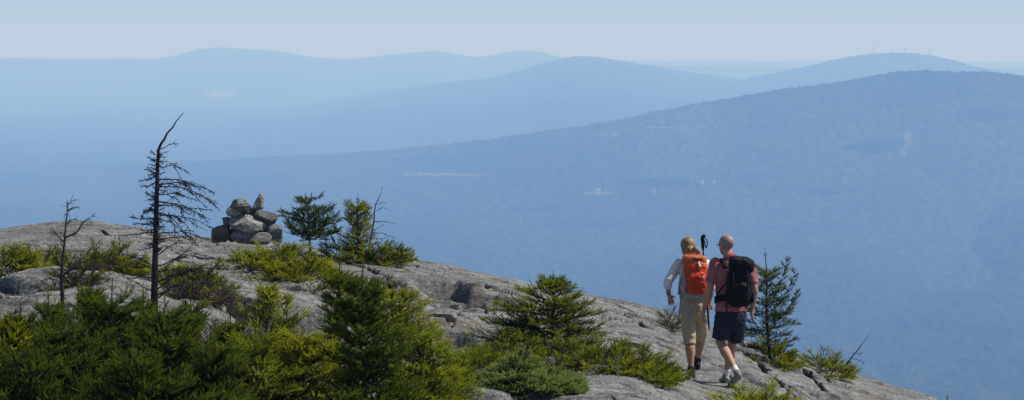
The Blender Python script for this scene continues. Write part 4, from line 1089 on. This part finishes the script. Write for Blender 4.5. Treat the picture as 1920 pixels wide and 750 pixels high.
def build_black_pack():
    o = np.array([0.085, -0.25, 0.955])
    root = empty('backpack', MX+o*0.985); root.scale = (0.985,)*3; tag(root, 'black backpack with a rolled top lid on the back of the man', 'backpack')
    bl = lambda *p: (p[0], p[1], p[2])
    bag = solid('bag', [ell((0.080, -0.235, 1.17), (0.150, 0.105, 0.225), (0.05, 0, 0), 20, 0.6), ell((0.085, -0.30, 1.10), (0.115, 0.075, 0.13), (0.05, 0, 0), 16, 0.65), ell((0.085, -0.20, 0.99), (0.125, 0.085, 0.06), None, 14, 0.7)], C_BLACK, root, 0.009, 3, o, wr=0.006, seed=6)
    lid = solid('lid', [ell((0.105, -0.235, 1.425), (0.150, 0.115, 0.092), (0.06, 0.10, 0), 20, 0.62), ell((0.03, -0.21, 1.48), (0.07, 0.09, 0.05), None, 12, 0.8)], C_BLACK, root, 0.009, 3, o, wr=0.007, seed=7)
    plainmesh('haul_loop', [strap([(0.0, -0.12, 1.50), (0.0, -0.14, 1.535), (0.045, -0.145, 1.54), (0.06, -0.13, 1.50)], 0.018, 0.005, (0, 1, 0))], C_BLACK2, root, o)
    for s, xs in ((-1, -0.105), (1, 0.135)):
        plainmesh('shoulder_strap', [strap([(xs*0.75, -0.13, 1.38), (xs*0.9, -0.075, 1.455), (xs, 0.015, 1.492), (xs*1.12, 0.115, 1.43), (xs*1.25, 0.155, 1.30), (xs*1.45, 0.10, 1.14), (xs*1.5, -0.02, 1.05), (xs*1.1, -0.14, 1.02)], 0.052, 0.009)], C_BLACK2, root, o)
    for s in (-1, 1):
        plainmesh('hip_belt', [strap([(0.03*s, -0.15, 1.03), (0.15*s, -0.12, 1.03), (0.198*s, -0.03, 1.0), (0.175*s, 0.08, 0.985), (0.02*s, 0.158, 0.96)], 0.075, 0.016, (0, 0, 1))], C_BLACK2, root, o)
    for pts in ([(-0.05, -0.24, 1.03), (-0.075, -0.20, 0.96), (-0.06, -0.17, 0.88)], [(0.15, -0.30, 1.02), (0.155, -0.27, 0.93), (0.15, -0.22, 0.90)], [(-0.075, -0.22, 1.20), (-0.12, -0.14, 1.15), (-0.17, -0.06, 1.07)]):
        plainmesh('webbing', [strap(pts, 0.018, 0.004)], C_BLACK2, root, o)
    for x in (0.0, 0.165):
        plainmesh('lid_strap', [strap([(x, -0.335, 1.40), (x, -0.372, 1.30), (x, -0.375, 1.18), (x, -0.355, 1.05)], 0.018, 0.004)], C_BLACK2, root, o)
    for s in (-1, 1):
        solid('side_pocket', [ell((0.083+s*0.145, -0.22, 1.06), (0.028, 0.08, 0.085), None, 12, 0.7)], C_BLACK, root, 0.009, 2, o)
build_black_pack()

# ------------------------------------------------------------------ the woman
WX = np.array([WOM_XY[0], WOM_XY[1], gxz(*WOM_XY)])
print('woman Y', WX[1], 'top', HOR-(WX[2]+1.645)*FPX/WX[1])
def build_woman():
    base = WX
    g = lambda x, y: gxz(base[0]+x, base[1]+y)-base[2]
    lh = np.array([0.0, -0.10, 0]); lt = np.array([-0.055, 0.145, 0]); lh[2] = g(0, -0.10)+0.012; lt[2] = g(lt[0], lt[1])+0.012
    rh = np.array([0.098, 0.42, 0]); rt = np.array([0.075, 0.665, 0]); rh[2] = g(rh[0], rh[1])+0.012; rt[2] = g(rt[0], rt[1])+0.012
    la = np.array([-0.008, -0.055, lh[2]+0.105]); ra = np.array([0.092, 0.465, rh[2]+0.105])
    hc = np.array((-0.048, 0.055, 1.535))
    hp, M = head_pieces(hc, R(24), R(-14), 0.96)
    torso = [ring_loft([(0.03, 0.0, 0.78, 0.145, 0.105), (0.03, 0.0, 0.88, 0.150, 0.105), (0.025, 0.005, 1.0, 0.125, 0.092), (0.015, 0.01, 1.14, 0.138, 0.102), (0.01, 0.015, 1.26, 0.145, 0.102), (0.006, 0.018, 1.345, 0.115, 0.080), (-0.01, 0.026, 1.40, 0.055, 0.055)], 24),
             ring_loft([(-0.015, 0.022, 1.37, 0.05, 0.05), (-0.03, 0.035, 1.43, 0.047, 0.048), (-0.04, 0.048, 1.50, 0.047, 0.05)], 14)]
    LS, LE, LW = (-0.155, 0.015, 1.345), (-0.280, -0.05, 1.125), (-0.262, 0.10, 0.985)
    RS, RE, RW = (0.172, 0.015, 1.335), (0.235, -0.01, 1.08), (0.215, 0.14, 0.91)
    def arm(S, E, Wr):
        S, E, Wr = map(np.array, (S, E, Wr)); m1 = (S+E)/2; m2 = E+(Wr-E)*0.3
        return ring_loft([(*S, 0.048), (*m1, 0.042), (*E, 0.036), (*m2, 0.037), (*(E+(Wr-E)*0.75), 0.028), (*Wr, 0.023)], 14)
    arms = [arm(LS, LE, LW), arm(RS, RE, RW)]
    hands = hand_pieces(LW, (0.28, 0.35, -0.85), (1, 0.1, 0.3), 0.95, 0.25)+hand_pieces(RW, (0.0, 0.4, -0.9), (-1, 0.1, 0), 0.95, 0.6)
    LK = np.array([-0.028, 0.0, 0.47]); RK = np.array([0.122, 0.245, 0.50])
    def leg(H, K, A):
        H, K, A = map(np.array, (H, K, A)); q = lambda t: K+(A-K)*t
        return ring_loft([(*H, 0.085), (*((H+K)/2), 0.072), (*(K+np.array([0, 0, 0.03])), 0.053), (*q(0.1), 0.049), (*(q(0.3)+np.array([0, -0.016, 0])), 0.056), (*(q(0.55)+np.array([0, -0.008, 0])), 0.046), (*q(0.85), 0.032), (*A, 0.031)], 16)
    legs = [leg((-0.045, 0.0, 0.82), LK, la), leg((0.105, 0.0, 0.82), RK, ra)]
    body = solid('person', hp+torso+arms+hands+legs, SKIN_W, None, voxel=0.0065, smooth=2)
    body.location = tuple(base)
    tag(body, 'woman with blond ponytail, white shirt and khaki capri trousers walking away', 'person', 'hikers walking away together')
    sh_ = [ring_loft([(0.028, 0.0, 0.94, 0.160, 0.118), (0.025, 0.004, 1.02, 0.148, 0.112), (0.015, 0.01, 1.14, 0.154, 0.116), (0.01, 0.015, 1.26, 0.158, 0.114), (0.006, 0.018, 1.345, 0.13, 0.092), (-0.01, 0.025, 1.395, 0.066, 0.064)], 28, 'end')]
    for S, E, Wr in ((LS, LE, LW), (RS, RE, RW)):
        S, E, Wr = map(np.array, (S, E, Wr)); e = E+(Wr-E)*0.28
        sh_.append(ring_loft([(*S, 0.060), (*((S+E)/2), 0.057), (*E, 0.052), (*e, 0.047)], 16, 'start'))
    shirt = solid('shirt', sh_, C_WHITE, body, 0.0075, 2, wr=0.0045, seed=9)
    def pleg(H, K, A, drop, r):
        H, K, A = map(np.array, (H, K, A)); v = (A-K)/np.linalg.norm(A-K); e = K+v*drop
        return ring_loft([(*(H+np.array([0, 0, 0.03])), r, r*1.12), (*((H+K)/2), r*0.92, r*1.0), (*K, r*0.80, r*0.85), (*e, r*0.84, r*0.88)], 18, 'start')
    trousers = solid('trousers', [ring_loft([(0.03, 0.0, 0.985, 0.146, 0.112), (0.03, -0.004, 0.90, 0.160, 0.126), (0.03, -0.006, 0.80, 0.166, 0.130)], 24), pleg((-0.045, 0.0, 0.81), LK, la, 0.06, 0.092), pleg((0.108, 0.0, 0.81), RK, ra, 0.05, 0.090)], C_KHAKI, body, 0.0075, 2, wr=0.005, seed=11)
    plainmesh('pocket', [strap([(0.085, -0.134, 0.88), (0.09, -0.142, 0.80)], 0.085, 0.006)], C_KHAKI, trousers)
    # hair with a ponytail to the right
    def hd(p): return np.array(p)*0.96@M.T+hc
    V, F = ell((0, 0, 0), (0.084, 0.105, 0.095), None, 20); V = V+np.array([0, -0.018, 0.03])
    cap = (V*0.96)@M.T+hc
    k = np.array(V); 
    pieces = [(cap, F)]
    V2, F2 = ell((0, 0, 0), (0.066, 0.045, 0.055), None, 14); pieces.append(((V2+np.array([0, -0.085, -0.045]))*0.96@M.T+hc, F2))
    b = hd((0.022, -0.112, -0.035))
    pony = [ring_loft([(*b, 0.024), (*(b+np.array([0.030, -0.024, -0.012])), 0.033), (*(b+np.array([0.052, -0.028, -0.045])), 0.033), (*(b+np.array([0.056, -0.022, -0.095])), 0.018)], 12)]
    # keep the face free: trim the cap forward of the hairline
    keep = ~((V[:, 1] > 0.045) & (V[:, 2] < 0.075)) & ~((V[:, 1] > 0.0) & (V[:, 2] < 0.0))
    F = [f for f in F if all(keep[i] for i in f)]
    hair = plainmesh('hair', [(cap, F), pieces[1]], HAIR_W, body)
    solid('ponytail', pony, HAIR_W, hair, 0.006, 2, wr=0.003, wscale=40)
    plainmesh('hair_band', [ring_loft([(*(b+np.array([0.012, -0.004, 0])), 0.027), (*(b+np.array([0.024, -0.011, 0])), 0.027)], 12, 'flat')], C_BLACK2, hair)
    for s in (-1, 1):
        V, F = ell(hd((s*0.031, 0.083, 0.002)), (0.011, 0.011, 0.009), None, 8); plainmesh('eye', [(V, F)], C_EYE, body)
    for h_, t_, A, K in ((lh, lt, la, LK), (rh, rt, ra, RK)):
        up, so = foot_pieces(h_, t_, 0.082, 0.046)
        A = np.array(A); v = (K-A)/np.linalg.norm(K-A)
        bt = solid('boot', [up, ring_loft([(*(A-v*0.07), 0.046), (*A, 0.044), (*(A+v*0.02), 0.046)], 14)], C_BOOT, body, 0.006, 2)
        plainmesh('sole', [so], C_SOLED, bt)
        solid('sock', [ring_loft([(*(A-v*0.01), 0.040), (*(A+v*0.055), 0.039)], 14, 'start')], C_SOCKB, body, 0.006, 1)
    # bracelet on the left wrist
    w = np.array(LW); e = np.array(LE); v = (e-w)/np.linalg.norm(e-w)
    plainmesh('bracelet', [ring_loft([(*(w+v*0.03), 0.0285), (*(w+v*0.045), 0.029)], 12, 'flat')], C_BLACK2, body)
    return body
WOMAN = build_woman(); WOMAN.scale = (1.02,)*3

def build_orange_pack():
    o = np.array([0.04, -0.22, 0.985])
    root = empty('backpack', WX+o*1.02); root.scale = (1.02,)*3; tag(root, 'orange red backpack with light grey trim on the back of the woman', 'backpack')
    solid('bag', [ell((0.030, -0.205, 1.20), (0.152, 0.088, 0.205), (0.06, 0, 0), 20, 0.62), ell((0.045, -0.262, 1.14), (0.118, 0.060, 0.135), (0.06, 0, 0), 16, 0.7)], C_ORANGE, root, 0.008, 3, o, wr=0.005, seed=13)
    solid('lid', [ell((0.020, -0.185, 1.40), (0.142, 0.095, 0.068), (0.10, 0.05, 0), 18, 0.66)], C_ORANGE2, root, 0.008, 3, o, wr=0.005, seed=14)
    solid('bottom_panel', [ell((0.033, -0.198, 1.005), (0.148, 0.082, 0.048), None, 16, 0.7)], C_GREY, root, 0.008, 3, o, wr=0.003)
    for s in (-1, 1):
        plainmesh('side_panel', [strap([(0.03+s*0.122, -0.250, 1.33), (0.03+s*0.138, -0.268, 1.24), (0.035+s*0.130, -0.285, 1.14), (0.035+s*0.138, -0.268, 1.04), (0.035+s*0.122, -0.24, 0.99)], 0.042, 0.010)], C_GREY, root, o)
    plainmesh('label_patch', [strap([(0.062, -0.288, 1.385), (0.082, -0.304, 1.325)], 0.026, 0.004)], C_LABEL, root, o)
    plainmesh('ice_axe_loop', [strap([(0.11, -0.322, 1.22), (0.125, -0.330, 1.19)], 0.022, 0.004)], C_GREY, root, o)
    plainmesh('zip_pull', [strap([(0.085, -0.325, 1.04), (0.092, -0.322, 1.015)], 0.012, 0.004)], C_BLACK2, root, o)
    plainmesh('lid_cord', [strap([(-0.03, -0.268, 1.44), (0.03, -0.285, 1.40), (0.09, -0.283, 1.43), (0.14, -0.25, 1.40)], 0.010, 0.004, (0, 0, 1)), ], C_BLACK2, root, o)
    plainmesh('haul_loop', [strap([(0.0, -0.10, 1.42), (0.0, -0.115, 1.47), (0.04, -0.118, 1.475), (0.055, -0.11, 1.43)], 0.014, 0.005, (0, 1, 0))], C_BLACK2, root, o)
    for xs in (-0.085, 0.105):
        plainmesh('shoulder_strap', [strap([(xs*0.75, -0.11, 1.35), (xs*0.9, -0.04, 1.405), (xs, 0.035, 1.415), (xs*1.1, 0.115, 1.35), (xs*1.25, 0.135, 1.22), (xs*1.5, 0.09, 1.08), (xs*1.6, -0.02, 1.0), (xs*1.2, -0.12, 0.995)], 0.05, 0.012)], C_GREY, root, o)
    for s in (-1, 1):
        plainmesh('hip_belt', [strap([(0.03+0.04*s, -0.125, 1.0), (0.03+0.14*s, -0.105, 0.995), (0.03+0.172*s, -0.02, 0.98), (0.03+0.15*s, 0.07, 0.96), (0.03+0.01*s, 0.135, 0.95)], 0.062, 0.014, (0, 0, 1))], C_GREY, root, o)
    for pts in ([(-0.07, -0.20, 0.98), (-0.055, -0.19, 0.86), (-0.04, -0.185, 0.76), (-0.028, -0.18, 0.66)], [(-0.125, -0.10, 0.98), (-0.14, -0.13, 0.86), (-0.165, -0.14, 0.70)], [(-0.10, -0.19, 1.26), (-0.13, -0.10, 1.16), (-0.15, -0.06, 1.06), (-0.155, -0.05, 0.99)]):
        plainmesh('webbing', [strap(pts, 0.022, 0.004)], C_GREY, root, o)
build_orange_pack()

def build_pole():
    a = np.array([0.192, -0.175, 0.60]); b = np.array([0.108, -0.20, 1.675])
    root = empty('trekking_pole', WX+a*1.02); root.scale = (1.02,)*3; tag(root, 'collapsed trekking pole with black grip strapped upright to the orange backpack', 'trekking pole')
    q = lambda t: tuple(a+(b-a)*t)
    plainmesh('shaft', [ring_loft([(*q(0.05), 0.006), (*q(0.42), 0.0075), (*q(0.9), 0.009)], 10)], C_BLUE, root, a)
    plainmesh('lower_sleeve', [ring_loft([(*q(0.0), 0.007), (*q(0.08), 0.012), (*q(0.26), 0.013)], 10)], C_BLUE, root, a)
    d = (b-a)/np.linalg.norm(b-a)
    g = [ring_loft([(*q(0.86), 0.013), (*q(0.90), 0.019), (*q(0.935), 0.017), (*q(0.96), 0.019), (*(np.array(q(0.985))+np.array([0.004, 0, 0])), 0.022), (*(np.array(q(1.0))+np.array([0.022, 0, 0.004])), 0.021)], 12)]
    grip = plainmesh('grip', g, C_BLACK2, root, a)
    t = np.array(q(0.985))
    plainmesh('wrist_loop', [strap([t+np.array([0.01, 0, 0.01]), t+np.array([0.055, -0.004, -0.02]), t+np.array([0.062, -0.006, -0.085]), t+np.array([0.045, -0.004, -0.125]), t+np.array([0.036, -0.004, -0.085]), t+np.array([0.02, 0, -0.02])], 0.034, 0.006, (0.3, 1, 0))], C_BLACK2, root, a)
build_pole()

# ================================================================== cairn: every stone a thing of its own
CB = on_ground(460, None, 46.0)
def stone(px, py, w, h, rot, seed, label, mat, dep=None, dy=0.0, e=0.5, taper=0.0):
    k = 46.0/FPX
    rng = np.random.default_rng(seed)
    V, F = ell((0, 0, 0), (w*k/1.78, (dep or w*0.8)*k/1.7, h*k/1.6), None, 26, e)
    # hew facets
    for _ in range(26):
        nv = rng.normal(size=3); nv /= np.linalg.norm(nv)
        s = V@nv; lim = s.max()*rng.uniform(0.60, 0.88)
        V = V-np.outer(np.clip(s-lim, 0, None)*0.97, nv)
    V = (V-(V.max(0)+V.min(0))/2)/(V.max(0)-V.min(0))*np.array([w*k*1.0, (dep or w*0.8)*k*1.0, h*k*1.06])
    V[:, :2] *= (1-taper*(V[:, 2:3]/(h*k)+0.5))
    d = fbm(V[:, 0]*16+seed, V[:, 2]*16+V[:, 1]*9, seed, 3)
    V = V*(1+0.025*d[:, None]+0.02*fbm(V[:, 0]*48+seed, V[:, 2]*48+V[:, 1]*30, seed+3, 2)[:, None])
    V = V@np.array(Euler((rng.normal(0, 0.08), -rot, rng.normal(0, 0.2))).to_matrix()).T
    me = raw('stone', [(V, F)]); me.materials.append(mat)
    me.polygons.foreach_set('use_smooth', np.ones(len(me.polygons), bool))
    try: me.set_sharp_from_angle(angle=R(20))
    except Exception: pass
    o = bpy.data.objects.new('cairn_stone', me); COL.objects.link(o)
    p = P(px, py, 46.0+dy); o.location = tuple(p)
    return tag(o, label, 'stone', 'stones stacked in the cairn')
ST1 = mat_granite('cairn_granite_pale', 0.50, 1, dark=0.13); ST2 = mat_granite('cairn_granite_mid', 0.36, 2, dark=0.08); ST3 = mat_granite('cairn_granite_dark', 0.19, 3, dark=0.06)
stone(414, 438, 40, 32, 0.05, 101, 'dark squarish stone at the left foot of the cairn', ST3, e=0.5)
stone(470, 446, 78, 24, -0.06, 102, 'flat grey slab at the bottom of the cairn', ST2, dep=60)
stone(437, 440, 30, 26, 0.0, 103, 'shadowed stone between the dark squarish stone and the flat slab', ST3, dy=0.12, e=0.6)
stone(514, 436, 36, 30, -0.25, 104, 'rounded speckled stone at the right foot of the cairn', ST2)
stone(466, 421, 76, 34, -0.28, 105, 'big pale boulder tilted across the middle of the cairn', ST1, dep=58, dy=-0.04, e=0.62)
stone(426, 417, 16, 22, 0.3, 106, 'small grey stone wedged left of the big pale boulder', ST2, dep=26, dy=0.05)
stone(440, 398, 32, 20, -0.3, 107, 'pale lumpy stone below the dark top boulder', ST1, dep=28)
stone(494, 409, 52, 25, -0.22, 108, 'dark slab at the right below the upright pointed stone', ST3, dep=50, dy=0.04)
stone(452, 386, 46, 26, 0.05, 109, 'rounded dark grey boulder on top of the cairn at left', ST2, dep=40)
stone(487, 379, 27, 34, -0.1, 110, 'small upright pointed stone crowning the cairn', ST1, dep=20, taper=0.55)
stone(502, 424, 20, 22, 0.1, 111, 'small shaded stone filling the gap right of the big pale boulder', ST2, dep=26, dy=0.06)
stone(470, 397, 36, 15, 0.05, 112, 'thin dark stone levelling the top of the cairn', ST3, dep=36, dy=0.08)

def loose(px, Y, w, h, seed, label, mat):
    b = on_ground(px, None, Y); k = Y/FPX
    o = stone(px, 0, w*46/Y*Y/46, h, 0.03, seed, label, mat)
    o.location = (b[0], b[1], b[2]+h*46.0/FPX*0.28); o.name = 'loose_rock'; o['category'] = 'rock'; o['group'] = 'loose rocks on the ledges'
loose(1172, 39.0, 62, 24, 121, 'flat pale rock lying at the back of the spruce skirt left of the woman', ST2)
loose(893, 43.0, 50, 34, 122, 'white-faced block of rock below the broken ledge', ST1)
loose(800, 42.6, 44, 36, 123, 'pale block of rock in the crack at the left end of the broken ledge', ST1)
loose(845, 43.4, 40, 26, 124, 'grey block of rock fallen in the broken ledge', ST2)
loose(825, 41.0, 60, 26, 125, 'broad grey slab lying below the broken ledge', ST2)
loose(925, 44.5, 40, 24, 126, 'grey block of rock at the right end of the broken ledge', ST2)

# ================================================================== tiny things in the valley and on the far summit
def mat_flat(name, c):
    t = NT(name); t.bsdf(c, 0.8, None, 0.2); return t.m
M_WALL = mat_flat('white_clapboard', (0.5, 0.5, 0.49)); M_ROOF = mat_flat('pale_metal_roof', (0.25, 0.25, 0.25)); M_STEEL = mat_flat('galvanised_steel', (0.35, 0.34, 0.34))
def ray_hill(px, py, o):
    from mathutils import bvhtree
    d = Vector(P(px, py, 1000.0)).normalized()
    ok, loc, n, i = o.ray_cast(Vector((0, 0, 0)), d)
    return np.array(loc)
def house(px, py, L, Wd, H, rz, label):
    p = ray_hill(px, py, M3)
    root = empty('house', p+np.array([0, -9.0, 2.5]), rz); tag(root, label, 'house', 'white houses in the valley')
    x, y = L/2, Wd/2
    V = np.array([(-x, -y, -6), (x, -y, -6), (x, y, -6), (-x, y, -6), (-x, -y, H), (x, -y, H), (x, y, H), (-x, y, H), (-x, 0, H+Wd*0.4), (x, 0, H+Wd*0.4)])
    plainmesh('wall', [(V, [(0, 1, 5, 4), (1, 2, 6, 9, 5), (2, 3, 7, 6), (3, 0, 4, 8, 7), (3, 2, 1, 0)])], M_WALL, root, smooth=False)
    e = 0.6
    V2 = np.array([(-x-e, -y-e, H-0.3), (x+e, -y-e, H-0.3), (x+e, 0, H+Wd*0.4+0.25), (-x-e, 0, H+Wd*0.4+0.25), (x+e, y+e, H-0.3), (-x-e, y+e, H-0.3)])
    plainmesh('roof', [(V2, [(0, 1, 2, 3), (3, 2, 4, 5)])], M_ROOF, root, smooth=False)
house(1121, 360, 12, 8, 4, 0.3, 'largest white house cluster of the valley, leftmost of the bright specks')
house(1225, 361, 7, 6, 3, -0.2, 'white house speck in the middle of the valley between the two others')
house(1316, 343, 7, 6, 3, 0.4, 'left one of the close pair of white house specks on the mountainside')
house(1337, 343, 8, 6, 3, -0.3, 'right one of the close pair of white house specks on the mountainside')

def mast(px, top, foot, label):
    Y = 21500.0; k = Y/FPX
    b = P(px, foot, Y)+np.array([0, 0, -12.0]); H = (foot-top)*k+12
    root = empty('radio_mast', b); tag(root, label, 'radio mast', 'radio masts on the far summit')
    pcs = []
    for a in (0, 2.1, 4.2):
        pcs.append(ring_loft([(6*math.cos(a), 6*math.sin(a), 0, 1.1), (0.8*math.cos(a), 0.8*math.sin(a), H*0.8, 0.8)], 5, 'flat'))
    for f in np.linspace(0.08, 0.75, 7):
        r = 6-5.2*f/0.8
        pts = [(r*math.cos(a), r*math.sin(a), H*f, 0.5) for a in (0, 2.1, 4.2, 6.3)]
        for i in range(3): pcs.append(ring_loft([pts[i], (*np.array(pts[i+1][:3])+np.array([0, 0, H*0.06]), 0.5)], 4, 'flat'))
    plainmesh('lattice', pcs, M_STEEL, root)
    plainmesh('antenna', [ring_loft([(0, 0, H*0.72, 1.1), (0, 0, H, 0.7)], 6, 'flat')], M_STEEL, root)
mast(1638, 80, 102, 'leftmost radio mast on the far summit, with the wider lattice')
mast(1671, 84, 100, 'second radio mast from the left on the far summit')
mast(1697, 82, 99, 'third radio mast from the left on the far summit')
mast(1743, 82, 103, 'rightmost radio mast on the far summit')
